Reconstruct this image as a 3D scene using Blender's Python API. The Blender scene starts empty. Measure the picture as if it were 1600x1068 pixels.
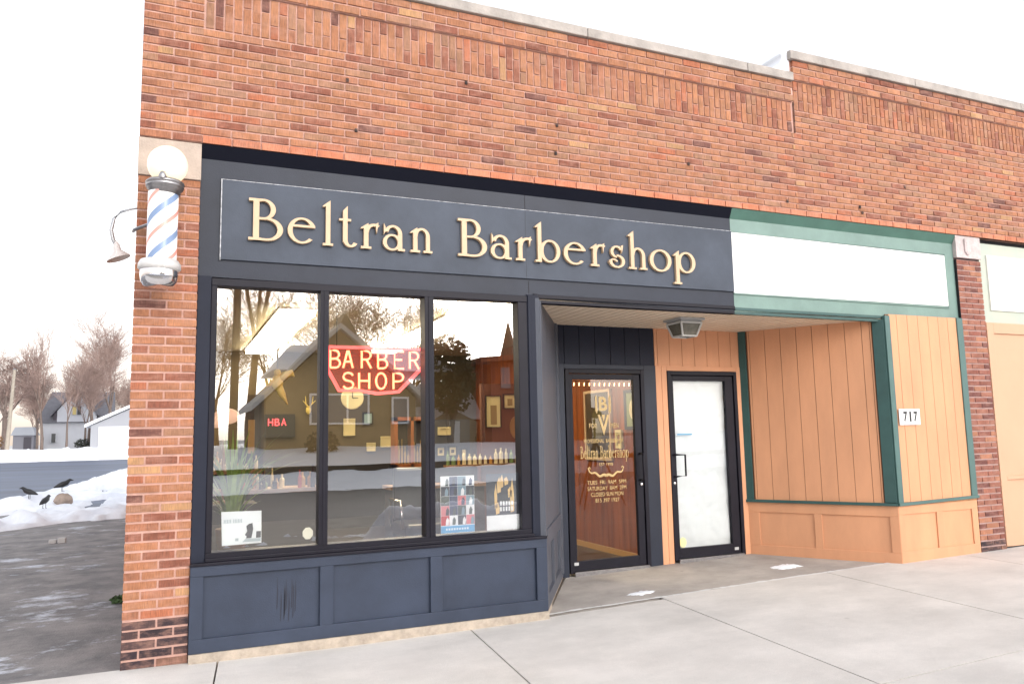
import bpy, bmesh, math, random
from mathutils import Vector, Matrix, noise
R = math.radians
sc = bpy.context.scene
COL = sc.collection

# ------------------------------------------------------------------ camera
cam_d = bpy.data.cameras.new("camera"); cam = bpy.data.objects.new("camera", cam_d); COL.objects.link(cam)
cam_d.sensor_width = 36; cam_d.lens = 1210.58/1600*36; cam_d.clip_start = .05; cam_d.clip_end = 2000
_r = Vector((0.91610722, -0.40040241, -0.02062704)); _u = Vector((-0.02821359, -0.11570091, 0.99288332)); _f = Vector((0.39993944, 0.90900562, 0.11729123))
cam.matrix_world = Matrix(((_r.x, _u.x, -_f.x, 0.2620), (_r.y, _u.y, -_f.y, -5.8678), (_r.z, _u.z, -_f.z, 1.6), (0, 0, 0, 1)))
sc.camera = cam

# ------------------------------------------------------------------ light
SUN_EL, SUN_AZ = 24.0, 165.0          # azimuth clockwise from +Y: low veiled sun behind the camera
world = bpy.data.worlds.new("World"); sc.world = world; world.use_nodes = True
wn, wl = world.node_tree.nodes, world.node_tree.links
wn.clear()
wo = wn.new("ShaderNodeOutputWorld"); bg = wn.new("ShaderNodeBackground"); sky = wn.new("ShaderNodeTexSky"); hs = wn.new("ShaderNodeHueSaturation")
sky.sky_type = 'NISHITA'; sky.sun_disc = False; sky.sun_elevation = R(SUN_EL); sky.sun_rotation = R(SUN_AZ)
sky.air_density = 1.0; sky.dust_density = 3.0; sky.ozone_density = 1.0
hs.inputs['Saturation'].default_value = 0.22
wl.new(sky.outputs[0], hs.inputs['Color']); veil = wn.new('ShaderNodeMix'); veil.data_type = 'RGBA'; veil.blend_type = 'ADD'; veil.inputs[0].default_value = 1.0; tcw = wn.new('ShaderNodeTexCoord'); spw = wn.new('ShaderNodeSeparateXYZ'); crw = wn.new('ShaderNodeValToRGB')   # thin high cloud, warmer towards the horizon
crw.color_ramp.elements[0].position = .0; crw.color_ramp.elements[0].color = (1, .80, .64, 1); crw.color_ramp.elements[1].position = .45; crw.color_ramp.elements[1].color = (.86, .91, 1, 1)
mulw = wn.new('ShaderNodeMix'); mulw.data_type = 'RGBA'; mulw.blend_type = 'MULTIPLY'; mulw.inputs[0].default_value = 1; mulw.inputs[7].default_value = (4.2, 4.2, 4.2, 1)
wl.new(tcw.outputs['Generated'], spw.inputs[0]); wl.new(spw.outputs[2], crw.inputs[0]); wl.new(crw.outputs[0], mulw.inputs[6]); wl.new(mulw.outputs[2], veil.inputs[7])
wl.new(hs.outputs[0], veil.inputs[6]); wl.new(veil.outputs[2], bg.inputs[0]); wl.new(bg.outputs[0], wo.inputs[0])
bg.inputs[1].default_value = 0.12
sun_d = bpy.data.lights.new("sun", 'SUN'); sun_d.energy = 0.5; sun_d.angle = R(40); sun_d.color = (1, .93, .84)
sun = bpy.data.objects.new("sun", sun_d); COL.objects.link(sun)
_a, _e = R(SUN_AZ), R(SUN_EL)
_d = Vector((math.sin(_a)*math.cos(_e), math.cos(_a)*math.cos(_e), math.sin(_e)))
sun.rotation_euler = _d.to_track_quat('Z', 'Y').to_euler()
vs = sc.view_settings
vs.view_transform = 'Standard'; vs.look = 'None'; vs.exposure = 0.70; vs.gamma = 1; vs.use_curve_mapping = False
sc.cycles.max_bounces = 10; sc.cycles.transparent_max_bounces = 16

# ------------------------------------------------------------------ materials
MATS = {}
def mat(name, col, rough=.6, metal=0, var=.0, vscale=3, bump=0, bscale=60, spec=.5, emit=None, estr=0, col2=None, stretch=(1,1,1), coords='Object'):
    if name in MATS: return MATS[name]
    m = bpy.data.materials.new(name); m.use_nodes = True; MATS[name] = m
    nt = m.node_tree; n = nt.nodes; l = nt.links; b = n['Principled BSDF']
    b.inputs['Base Color'].default_value = (*col, 1); b.inputs['Roughness'].default_value = rough; b.inputs['Metallic'].default_value = metal
    b.inputs['Specular IOR Level'].default_value = spec
    if emit: b.inputs['Emission Color'].default_value = (*emit, 1); b.inputs['Emission Strength'].default_value = estr
    if var or bump or col2:
        tc = n.new('ShaderNodeTexCoord'); mp = n.new('ShaderNodeMapping'); mp.inputs['Scale'].default_value = stretch
        l.new(tc.outputs[coords], mp.inputs[0])
    if var or col2:
        nz = n.new('ShaderNodeTexNoise'); nz.inputs['Scale'].default_value = vscale; nz.inputs['Detail'].default_value = 6; nz.inputs['Roughness'].default_value = .65
        l.new(mp.outputs[0], nz.inputs['Vector'])
        cr = n.new('ShaderNodeValToRGB'); cr.color_ramp.elements[0].position = .3; cr.color_ramp.elements[1].position = .7
        c2 = col2 or tuple(min(1, c*(1+var)) for c in col); c1 = tuple(c*(1-var) for c in col) if not col2 else col
        cr.color_ramp.elements[0].color = (*c1, 1); cr.color_ramp.elements[1].color = (*c2, 1)
        l.new(nz.outputs[0], cr.inputs[0]); l.new(cr.outputs[0], b.inputs['Base Color'])
    if bump:
        nb = n.new('ShaderNodeTexNoise'); nb.inputs['Scale'].default_value = bscale; nb.inputs['Detail'].default_value = 5
        l.new(mp.outputs[0], nb.inputs['Vector'])
        bp = n.new('ShaderNodeBump'); bp.inputs['Strength'].default_value = bump; bp.inputs['Distance'].default_value = .01
        l.new(nb.outputs[0], bp.inputs['Height']); l.new(bp.outputs[0], b.inputs['Normal'])
    return m

def brick_mat():
    m = bpy.data.materials.new("brick"); m.use_nodes = True; nt = m.node_tree; n = nt.nodes; l = nt.links; b = n['Principled BSDF']
    at = n.new('ShaderNodeAttribute'); at.attribute_name = 'tint'
    tc = n.new('ShaderNodeTexCoord')
    mp = n.new('ShaderNodeMapping'); mp.inputs['Scale'].default_value = (1, 1, .14); l.new(tc.outputs['Object'], mp.inputs[0])
    nz = n.new('ShaderNodeTexNoise'); nz.inputs['Scale'].default_value = 130; nz.inputs['Detail'].default_value = 3; l.new(mp.outputs[0], nz.inputs['Vector'])
    mp2 = n.new('ShaderNodeMapping'); mp2.inputs['Scale'].default_value = (.5, 1, 1.3); l.new(tc.outputs['Object'], mp2.inputs[0])
    n2 = n.new('ShaderNodeTexNoise'); n2.inputs['Scale'].default_value = 9; n2.inputs['Detail'].default_value = 7; l.new(tc.outputs['Object'], n2.inputs['Vector'])
    def ramp(src, a, c):
        r = n.new('ShaderNodeMapRange'); r.inputs[1].default_value = .3; r.inputs[2].default_value = .7; r.inputs[3].default_value = a; r.inputs[4].default_value = c
        l.new(src, r.inputs[0]); return r.outputs[0]
    mu = n.new('ShaderNodeMath'); mu.operation = 'MULTIPLY'; l.new(ramp(nz.outputs[0], .72, 1.2), mu.inputs[0]); l.new(ramp(n2.outputs[0], .8, 1.15), mu.inputs[1])
    mx = n.new('ShaderNodeMix'); mx.data_type = 'RGBA'; mx.blend_type = 'MULTIPLY'; mx.inputs[0].default_value = 1
    l.new(at.outputs['Color'], mx.inputs[6]); l.new(mu.outputs[0], mx.inputs[7])
    n3 = n.new('ShaderNodeTexNoise'); n3.inputs['Scale'].default_value = 16; n3.inputs['Detail'].default_value = 8; n3.inputs['Roughness'].default_value = .7; l.new(mp2.outputs[0], n3.inputs['Vector'])
    sm = n.new('ShaderNodeMix'); sm.data_type = 'RGBA'; l.new(ramp(n3.outputs[0], -.35, .50), sm.inputs[0]); sm.clamp_factor = True; l.new(mx.outputs[2], sm.inputs[6]); sm.inputs[7].default_value = (.50, .27, .20, 1)
    l.new(sm.outputs[2], b.inputs['Base Color'])
    b.inputs['Roughness'].default_value = .85
    bp = n.new('ShaderNodeBump'); bp.inputs['Strength'].default_value = .5; bp.inputs['Distance'].default_value = .004
    l.new(nz.outputs[0], bp.inputs['Height']); l.new(bp.outputs[0], b.inputs['Normal'])
    return m
BRICK = brick_mat()
MORTAR = mat('mortar', (.58, .35, .29), .9, var=.16, vscale=14, bump=.4, bscale=180)
MORTAR2 = mat('mortar_pale', (.44, .30, .28), .9, var=.16, vscale=14, bump=.4, bscale=180)

def glass_mat(name, refl=.2, tint=(1, 1, 1)):
    m = bpy.data.materials.new(name); m.use_nodes = True; nt = m.node_tree; n = nt.nodes; l = nt.links; n.clear()
    o = n.new('ShaderNodeOutputMaterial'); t = n.new('ShaderNodeBsdfTransparent'); g = n.new('ShaderNodeBsdfGlossy'); mx = n.new('ShaderNodeMixShader')
    t.inputs[0].default_value = (*tint, 1); g.inputs['Roughness'].default_value = 0.0; g.inputs[0].default_value = (1, 1, 1, 1)
    fr = n.new('ShaderNodeFresnel'); fr.inputs[0].default_value = 1.45
    a = n.new('ShaderNodeMath'); a.operation = 'ADD'; a.use_clamp = True; a.inputs[1].default_value = refl
    tc = n.new('ShaderNodeTexCoord'); nz = n.new('ShaderNodeTexNoise'); nz.inputs['Scale'].default_value = 1.1; nz.inputs['Detail'].default_value = 1
    bp = n.new('ShaderNodeBump'); bp.inputs['Strength'].default_value = .05; bp.inputs['Distance'].default_value = .02
    l.new(tc.outputs['Object'], nz.inputs['Vector']); l.new(nz.outputs[0], bp.inputs['Height']); l.new(bp.outputs[0], g.inputs['Normal'])
    l.new(fr.outputs[0], a.inputs[0]); l.new(a.outputs[0], mx.inputs[0]); l.new(t.outputs[0], mx.inputs[1]); l.new(g.outputs[0], mx.inputs[2]); l.new(mx.outputs[0], o.inputs[0])
    return m
GLASS = glass_mat('window_glass', .25); GLASSD = glass_mat('door_glass', .03, (.97, .95, .92))

SLATE = mat('slate_paint', (.034, .045, .074), .5, spec=.35, var=.22, vscale=1.7, bump=.12, bscale=120)
SLATE2 = mat('slate_board', (.060, .072, .098), .55, spec=.3, var=.2, vscale=2.5, bump=.1, bscale=90)
BLACKF = mat('black_aluminium', (.011, .010, .017), .45, spec=.22, var=.2, vscale=4)
NAVY = mat('dark_navy_paint', (.015, .018, .032), .55, spec=.22, var=.15, vscale=3)
GREEN = mat('green_paint', (.17, .265, .235), .5, var=.14, vscale=3, bump=.1, bscale=80)
GREEND = mat('deep_green_paint', (.030, .085, .080), .5, var=.15, vscale=4)  # trim green with the angled side's shade put into the colour
WHITE = mat('white_panel', (.86, .86, .85), .45, var=.02, vscale=1)
ORANGE = mat('peach_paint', (.66, .325, .175), .6, var=.09, vscale=3, stretch=(1, 1, .3), bump=.12, bscale=140)
ORANGED = mat('groove_shadow_gap', (.20, .08, .035), .9)
CREAM = mat('vinyl_cream', (.80, .67, .52), .55, var=.03)
STONE = mat('cap_stone', (.47, .38, .32), .85, var=.15, vscale=7, bump=.3, bscale=60)
STONEG = mat('coping_concrete', (.40, .36, .33), .9, var=.25, vscale=5, bump=.4, bscale=50)
STONEP = mat('plaster_cap', (.55, .47, .46), .85, var=.2, vscale=9, bump=.5, bscale=40)
PLINTH = mat('plinth_stone', (.44, .37, .30), .9, var=.25, vscale=12, bump=.5, bscale=60)
GOLD = mat('tan_gold_paint', (.60, .43, .27), .45, var=.05, vscale=8)
CHROME = mat('chrome', (.75, .74, .76), .12, 1)
STEEL = mat('dull_steel', (.35, .34, .35), .35, 1, var=.2, vscale=20)
CONC = mat('sidewalk_concrete', (.63, .595, .56), .9, var=.09, vscale=1.9, bump=.3, bscale=160)
def concrete_detail(m, spot=.75):
    n = m.node_tree.nodes; l = m.node_tree.links; b = n['Principled BSDF']; src = b.inputs['Base Color'].links[0].from_socket
    tc = n.new('ShaderNodeTexCoord')
    def layer(src, kind, scale, lo, hi, v0, v1, stretch=(1, 1, 1)):
        mp = n.new('ShaderNodeMapping'); mp.inputs['Scale'].default_value = stretch; l.new(tc.outputs['Object'], mp.inputs[0])
        if kind == 'n': t = n.new('ShaderNodeTexNoise'); t.inputs['Detail'].default_value = 10; t.inputs['Roughness'].default_value = .7; o = t.outputs[0]
        else: t = n.new('ShaderNodeTexVoronoi'); t.inputs['Randomness'].default_value = 1; o = t.outputs['Distance']
        t.inputs['Scale'].default_value = scale; l.new(mp.outputs[0], t.inputs['Vector'])
        r = n.new('ShaderNodeMapRange'); r.inputs[1].default_value = lo; r.inputs[2].default_value = hi; r.inputs[3].default_value = v0; r.inputs[4].default_value = v1; l.new(o, r.inputs[0])
        mx = n.new('ShaderNodeMix'); mx.data_type = 'RGBA'; mx.blend_type = 'MULTIPLY'; mx.inputs[0].default_value = 1; l.new(src, mx.inputs[6]); l.new(r.outputs[0], mx.inputs[7]); return mx.outputs[2]
    c = layer(src, 'n', 160, .3, .7, .86, 1.1); c = layer(c, 'n', .8, .35, .62, .88, 1.04, (1, 2.2, 1)); c = layer(c, 'v', 1.9, .018, .05, spot, 1); c = layer(c, 'v', 7, .01, .035, .8, 1)
    l.new(c, b.inputs['Base Color'])
concrete_detail(CONC)
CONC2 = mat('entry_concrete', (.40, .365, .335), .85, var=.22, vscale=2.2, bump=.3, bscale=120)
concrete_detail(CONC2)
SNOW = mat('snow', (.84, .86, .90), .6, var=.04, vscale=5, bump=.6, bscale=22)
SNOWD = mat('dirty_snow', (.86, .87, .90), .8, col2=(.62, .62, .66), vscale=2.5, bump=.8, bscale=12)
DARK = mat('dark_void', (.01, .01, .012), .9)
PAPER = mat('paper', (.80, .82, .83), .7, var=.03, vscale=4)
WOOD = mat('wall_panelling_wood', (.38, .10, .018), .35, col2=(.13, .032, .007), vscale=7, stretch=(1, 1, .08))
WOODL = mat('oak_wood', (.36, .20, .08), .4, col2=(.22, .11, .04), vscale=9, stretch=(1, 1, .2))
TAUPE = mat('taupe_wall', (.105, .078, .042), .8, var=.06)
BLACK = mat('black_plain', (.012, .012, .014), .5)
RED = mat('red_print', (.55, .05, .06), .5); BLUE = mat('blue_print', (.12, .42, .68), .5)

# ------------------------------------------------------------------ mesh helpers
class MB:
    def __init__(s, xf=None): s.v = []; s.f = []; s.m = []; s.c = []; s.xf = xf
    def add(s, vs, fs, m=0, col=None):
        b = len(s.v); s.v += [tuple(s.xf(p)) if s.xf else tuple(p) for p in vs]
        for f in fs: s.f.append(tuple(b+i for i in f)); s.m.append(m); s.c.append(col)
    def hexa(s, p, m=0, col=None):
        s.add(p, [(0, 3, 2, 1), (4, 5, 6, 7), (0, 1, 5, 4), (1, 2, 6, 5), (2, 3, 7, 6), (3, 0, 4, 7)], m, col)
    def box(s, x0, x1, y0, y1, z0, z1, m=0, col=None):
        s.hexa([(x0, y0, z0), (x1, y0, z0), (x1, y1, z0), (x0, y1, z0), (x0, y0, z1), (x1, y0, z1), (x1, y1, z1), (x0, y1, z1)], m, col)
    def slab(s, x0, x1, y0, y1, zb0, zb1, zt0, zt1, m=0):   # bottom/top heights differ left to right
        s.hexa([(x0, y0, zb0), (x1, y0, zb1), (x1, y1, zb1), (x0, y1, zb0), (x0, y0, zt0), (x1, y0, zt1), (x1, y1, zt1), (x0, y1, zt0)], m)
    def prism(s, poly, y0, y1, m=0):       # polygon in x,z counter-clockwise, extruded in y
        n = len(poly); vs = [(x, y0, z) for x, z in poly]+[(x, y1, z) for x, z in poly]
        s.add(vs, [tuple(range(n)), tuple(range(2*n-1, n-1, -1))]+[(i, i+n, (i+1) % n+n, (i+1) % n) for i in range(n)], m)
    def hprism(s, poly, z0, z1, m=0):
        n = len(poly); vs = [(x, y, z0) for x, y in poly]+[(x, y, z1) for x, y in poly]
        s.add(vs, [tuple(range(n-1, -1, -1)), tuple(range(n, 2*n))]+[(i, (i+1) % n, (i+1) % n+n, i+n) for i in range(n)], m)
    def tube(s, pts, rad, n=8, m=0, caps=True):
        pts = [Vector(p) for p in pts]; N = len(pts)
        if not isinstance(rad, (list, tuple)): rad = [rad]*N
        vs = []
        for i, p in enumerate(pts):
            t = (pts[min(i+1, N-1)]-pts[max(i-1, 0)]).normalized()
            a = t.cross(Vector((0, 0, 1)) if abs(t.z) < .9 else Vector((1, 0, 0))).normalized(); b = t.cross(a)
            for k in range(n): vs.append(p+(a*math.cos(2*math.pi*k/n)+b*math.sin(2*math.pi*k/n))*rad[i])
        fs = [(i*n+k, i*n+(k+1) % n, (i+1)*n+(k+1) % n, (i+1)*n+k) for i in range(N-1) for k in range(n)]
        if caps: fs += [tuple(range(n-1, -1, -1)), tuple(range((N-1)*n, N*n))]
        s.add(vs, fs, m)
    def lathe(s, prof, c=(0, 0, 0), n=32, m=0):
        vs = [(c[0]+r*math.cos(2*math.pi*k/n), c[1]+r*math.sin(2*math.pi*k/n), c[2]+z) for r, z in prof for k in range(n)]
        s.add(vs, [(i*n+k, i*n+(k+1) % n, (i+1)*n+(k+1) % n, (i+1)*n+k) for i in range(len(prof)-1) for k in range(n)], m)
    def ell(s, c, r, n=12, h=8, m=0):
        s.lathe([(max(1e-4, math.sin(math.pi*i/h)), -math.cos(math.pi*i/h)) for i in range(h+1)], n=n, m=m)
        k = n*(h+1); 
        for i in range(len(s.v)-k, len(s.v)): p = s.v[i]; s.v[i] = (c[0]+p[0]*r[0], c[1]+p[1]*r[1], c[2]+p[2]*r[2])
    def build(s, name, mats, parent=None, smooth=False, bevel=0):
        if not isinstance(mats, (list, tuple)): mats = [mats]
        me = bpy.data.meshes.new(name); me.from_pydata(s.v, [], s.f)
        for mm in mats: me.materials.append(mm)
        me.polygons.foreach_set('material_index', s.m)
        if smooth: me.polygons.foreach_set('use_smooth', [True]*len(s.f))
        if any(c is not None for c in s.c):
            at = me.color_attributes.new('tint', 'FLOAT_COLOR', 'CORNER'); buf = []
            for f, c in zip(s.f, s.c): buf += list(c or (1, 1, 1))*1+[1.0] if False else [v for _ in f for v in (*(c or (1, 1, 1)), 1.0)]
            at.data.foreach_set('color', buf)
        me.update()
        o = bpy.data.objects.new(name, me); COL.objects.link(o)
        if parent: o.parent = parent; o.matrix_parent_inverse = Matrix.Translation(-parent.location) if False else Matrix()
        if bevel:
            bv = o.modifiers.new('bevel', 'BEVEL'); bv.width = bevel; bv.segments = 2; bv.limit_method = 'ANGLE'
        return o
def tag(o, label=None, cat=None, group=None, kind=None):
    if label: o['label'] = label
    if cat: o['category'] = cat
    if group: o['group'] = group
    if kind: o['kind'] = kind
    return o
def thing(name, label, cat, group=None, loc=(0, 0, 0)):
    o = bpy.data.objects.new(name, None); COL.objects.link(o); o.location = loc; o.empty_display_size = .1
    return tag(o, label, cat, group)
def copy_tree(o, parent=None):
    c = o.copy(); COL.objects.link(c); c.parent = parent
    for ch in list(o.children): copy_tree(ch, c)
    return c
def box(name, m, parent, *a, bevel=0): b = MB(); b.box(*a); return b.build(name, m, parent, bevel=bevel)
def text(name, s, m, parent, x0, x1, z0, z1, y, depth=.002, yaw=0, bold=0):
    c = bpy.data.curves.new(name, 'FONT'); c.body = s; c.extrude = .02; c.offset = bold
    o = bpy.data.objects.new(name, c); COL.objects.link(o)
    me = bpy.data.meshes.new_from_object(o.evaluated_get(bpy.context.evaluated_depsgraph_get()))
    bpy.data.objects.remove(o); 
    xs = [v.co.x for v in me.vertices]; ys = [v.co.y for v in me.vertices]
    for v in me.vertices:
        u = (v.co.x-min(xs))/(max(xs)-min(xs)); w = (v.co.y-min(ys))/(max(ys)-min(ys))
        v.co = Vector((x0+(x1-x0)*u, y+(-depth if v.co.z > 0 else 0), z0+(z1-z0)*w))
    me.materials.clear(); me.materials.append(m)
    t = bpy.data.objects.new(name, me); COL.objects.link(t); t.parent = parent
    return t

# ------------------------------------------------------------------ ground
def lerp(xs, ys, x):
    if x <= xs[0]: return ys[0]
    for i in range(len(xs)-1):
        if x <= xs[i+1]: return ys[i]+(ys[i+1]-ys[i])*(x-xs[i])/(xs[i+1]-xs[i])
    return ys[-1]
def zg(x): return lerp([-6, 0, 1.5, 3.1, 5.2, 7.16, 8.75, 12], [.125, .118, .098, .108, .160, .198, .222, .26], x)

def nz(x, y, s=1.0, k=0.0): return noise.noise(Vector((x*s+k, y*s-k, k*.37)))
b = MB(); b.add([(-900, -900, -.12), (900, -900, -.12), (900, 900, -.12), (-900, 900, -.12)], [(0, 1, 2, 3)])
tag(b.build('ground', mat('winter_ground', (.60, .60, .62), .9, col2=(.30, .27, .24), vscale=.2)), kind='structure')

# pavement: one slab per bay, real joints between them
b = MB(); xj = [-14.6, -10.8, -7.0, -3.2, .61, 2.44, 4.27, 6.22, 8.1, 10, 12, 14, 17, 20]; ys = [-5.0, -2.46, .10]
for i in range(len(xj)-1):
    for j in range(2):
        y0, y1 = ys[j]+.006, ys[j+1]-.006
        if j == 1 and xj[i] < 3: y1 = .02
        cuts = [xj[i]+.006, xj[i+1]-.006]
        cuts = [cuts[0]]+[c for c in (0, 1.5, 3.1, 5.2, 7.16, 8.75) if cuts[0] < c < cuts[1]]+[cuts[1]]
        for c0, c1 in zip(cuts, cuts[1:]):
            P = []
            for z in (-.06, 0):
                for (x, y) in ((c0, y0), (c1, y0), (c1, y1), (c0, y1)): P.append((x+.10*(y-.1), y, zg(x)+z))
            b.hexa(P)
walk = tag(b.build('pavement', CONC, bevel=.0), kind='structure')
b = MB(); b.box(-15, 20, -5.0, .0, -.2, .045); b.box(-15, 20, -5.18, -5.01, -.2, .10); tag(b.build('pavement_bed', mat('joint_dirt', (.16, .15, .15), .95)), kind='structure')
# entry slab in the recess
b = MB()
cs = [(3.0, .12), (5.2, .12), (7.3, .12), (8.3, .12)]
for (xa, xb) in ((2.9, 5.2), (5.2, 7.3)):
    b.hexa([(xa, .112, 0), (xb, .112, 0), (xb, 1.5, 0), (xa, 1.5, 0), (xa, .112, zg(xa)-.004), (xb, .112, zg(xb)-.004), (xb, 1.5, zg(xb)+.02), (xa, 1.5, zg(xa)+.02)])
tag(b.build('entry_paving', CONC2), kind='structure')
# snow scraps
def patch(name, cx, cy, rx, ry, h, seed):
    random.seed(seed); b = MB(); n = 44
    rim = []; mid = []
    for k in range(n):
        a = 2*math.pi*k/n; q = .55+.9*abs(noise.noise(Vector((math.cos(a)*2.2, math.sin(a)*2.2, seed))))+.35*random.random()
        rim.append((cx+rx*q*math.cos(a), cy+ry*q*math.sin(a))); mid.append((cx+rx*q*.6*math.cos(a), cy+ry*q*.6*math.sin(a)))
    zf = lambda x, y: zg(x)+(.02*(y-.1)/1.4 if y > .1 else 0)
    vs = [(x, y, zf(x, y)-.008) for x, y in rim]+[(x, y, zf(x, y)+h) for x, y in mid]+[(cx, cy, zf(cx, cy)+h*1.2)]
    b.add(vs, [(k, (k+1) % n, n+(k+1) % n, n+k) for k in range(n)]+[(n+k, n+(k+1) % n, 2*n) for k in range(n)])
    return b.build(name, SNOW, smooth=True)
tag(patch('snow_patch', 6.10, .52, .20, .11, .012, 3), 'small white oval snow scrap on the entry paving before the papered door', 'snow patch', 'snow scraps in the entry')
tag(patch('snow_patch', 4.22, .33, .20, .08, .006, 8), 'thin ragged smear of snow on the joint before the dark door', 'snow patch', 'snow scraps in the entry')

b = MB(); random.seed(14); n = 160; vs = []
for i in range(n+1):
    x = 3.12+4.0*i/n; w = .006+.022*abs(noise.noise(Vector((x*6, 2, 0))))+.008*random.random(); yc = .10+.01*noise.noise(Vector((x*3, 9, 0)))
    vs += [(x, yc-w, zg(x)+.0015), (x, yc+w*1.3, zg(x)+.0025)]
b.add(vs, [(2*i, 2*i+2, 2*i+3, 2*i+1) for i in range(n)]); tag(b.build('salt_line', mat('road_salt', (.66, .65, .64), .9, var=.1)), 'whitish line of salt along the joint before the entry', 'salt', kind='stuff')
# driveway beside the building, car park, road
def drive_mat():
    m = mat('worn_driveway', (.27, .25, .24), .7, col2=(.085, .083, .09), vscale=2.6, bump=.7, bscale=70)
    n = m.node_tree.nodes; l = m.node_tree.links; b = n['Principled BSDF']
    src = b.inputs['Base Color'].links[0].from_socket
    tc = n.new('ShaderNodeTexCoord'); mp = n.new('ShaderNodeMapping'); mp.inputs['Scale'].default_value = (.75, 1.05, 1); mp.inputs['Rotation'].default_value = (0, 0, .25)
    nz_ = n.new('ShaderNodeTexNoise'); nz_.inputs['Scale'].default_value = 1.15; nz_.inputs['Detail'].default_value = 9; nz_.inputs['Roughness'].default_value = .74
    cr = n.new('ShaderNodeValToRGB'); cr.color_ramp.elements[0].position = .55; cr.color_ramp.elements[1].position = .66
    l.new(tc.outputs['Object'], mp.inputs[0]); l.new(mp.outputs[0], nz_.inputs['Vector']); l.new(nz_.outputs[0], cr.inputs[0])
    mx = n.new('ShaderNodeMix'); mx.data_type = 'RGBA'; mx.inputs[7].default_value = (.60, .64, .72, 1)
    l.new(cr.outputs[0], mx.inputs[0]); l.new(src, mx.inputs[6]); l.new(mx.outputs[2], b.inputs['Base Color'])
    return m
b = MB(); b.add([(-30, .0, .095), (.0, .0, .095), (.0, 16, .03), (-30, 16, .03)], [(0, 1, 2, 3)]); tag(b.build('driveway', drive_mat()), kind='structure')
b = MB(); b.add([(-90, 16, .022), (60, 16, .022), (60, 76, .0), (-90, 76, .0)], [(0, 1, 2, 3)]); tag(b.build('car_park', mat('car_park_asphalt', (.075, .095, .145), .55, var=.35, vscale=.35, stretch=(.25, 1, 1), bump=.2, bscale=30)), kind='structure')
b = MB(); b.add([(-200, -21, -.03), (200, -21, -.03), (200, -5.18, -.03), (-200, -5.18, -.03)], [(0, 1, 2, 3)]); tag(b.build('road', mat('road_asphalt', (.035, .036, .040), .6, var=.3, vscale=1, bump=.3, bscale=60)), kind='structure')

b = MB(); b.add([(-60, -10.2, -.024), (60, -10.2, -.024), (60, -5.18, -.024), (-60, -5.18, -.024)], [(0, 1, 2, 3)]); tag(b.build('parking_lane', mat('lane_concrete', (.30, .275, .24), .85, var=.15, vscale=1.5)), kind='structure')
def snowfield(name, x0, x1, y0, y1, st, hf, m=SNOW, stx=None):
    stx = stx or st; b = MB(); nx = int((x1-x0)/stx)+1; ny = int((y1-y0)/st)+1
    vs = [(x0+i*stx, y0+j*st, hf(x0+i*stx, y0+j*st)) for j in range(ny) for i in range(nx)]
    b.add(vs, [(j*nx+i, j*nx+i+1, (j+1)*nx+i+1, (j+1)*nx+i) for j in range(ny-1) for i in range(nx-1)])
    return b.build(name, m, smooth=True)
def inside(px, py, poly):      # signed-ish distance: positive inside
    d = 1e9; c = False; n = len(poly)
    for i in range(n):
        (x1, y1), (x2, y2) = poly[i], poly[(i+1) % n]
        t = max(0, min(1, ((px-x1)*(x2-x1)+(py-y1)*(y2-y1))/((x2-x1)**2+(y2-y1)**2)))
        d = min(d, math.hypot(px-x1-t*(x2-x1), py-y1-t*(y2-y1)))
        if (y1 > py) != (y2 > py) and px < (x2-x1)*(py-y1)/(y2-y1)+x1: c = not c
    return d if c else -d
berm_poly = [(-9, 8.6), (-5, 9.4), (-2.5, 10.9), (-.6, 12.1), (2, 13.5), (3, 43), (-1.9, 43), (-2.2, 38), (-3.3, 19), (-3.75, 16.8), (-5.5, 14.4), (-9, 12)]
def berm(x, y):
    d = inside(x, y, berm_poly)+.35*nz(x, y, .9, 3)+.12*nz(x, y, 3.5, 7)
    edge = max(0, 1-abs(d-.7)/.8)
    if d < 0: return -.12+max(-.1, d*.4)
    h = min(.07, d*.35)*(.5+.9*max(0, .5+nz(x, y, 1.5, 31)))+.20*edge*(.5+1.3*nz(x, y, 1.9, 5))+.10*nz(x, y, 3.2, 1)+.05*abs(nz(x, y, 8, 1))
    streak = nz(x*1.0, y*.45-x*.6, 1.3, 21)
    return .03+h-(.16 if streak > .16 and y < 30 and edge < .45 else 0)
tag(snowfield('snow_bank', -9, 3, 8, 44, .18, berm, mat('berm_snow', (.84, .86, .90), .7, col2=(.60, .62, .68), vscale=1.3, stretch=(1, .5, 1), bump=.9, bscale=9), stx=.10), 'ploughed snow ridge between the driveway and the car park', 'snow', kind='stuff')
tag(snowfield('snow_bank', -90, 60, 74, 92, .5, lambda x, y: (-.3+min(1.25, (y-74.4)*1.4)+.35*nz(x, y, .7, 9)+.25*nz(x, y, 2.3, 2)) if y < 78 else 1.0+.2*nz(x, y, .3, 4), stx=.35), 'long lumpy snow bank along the far edge of the car park', 'snow', kind='stuff')
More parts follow.
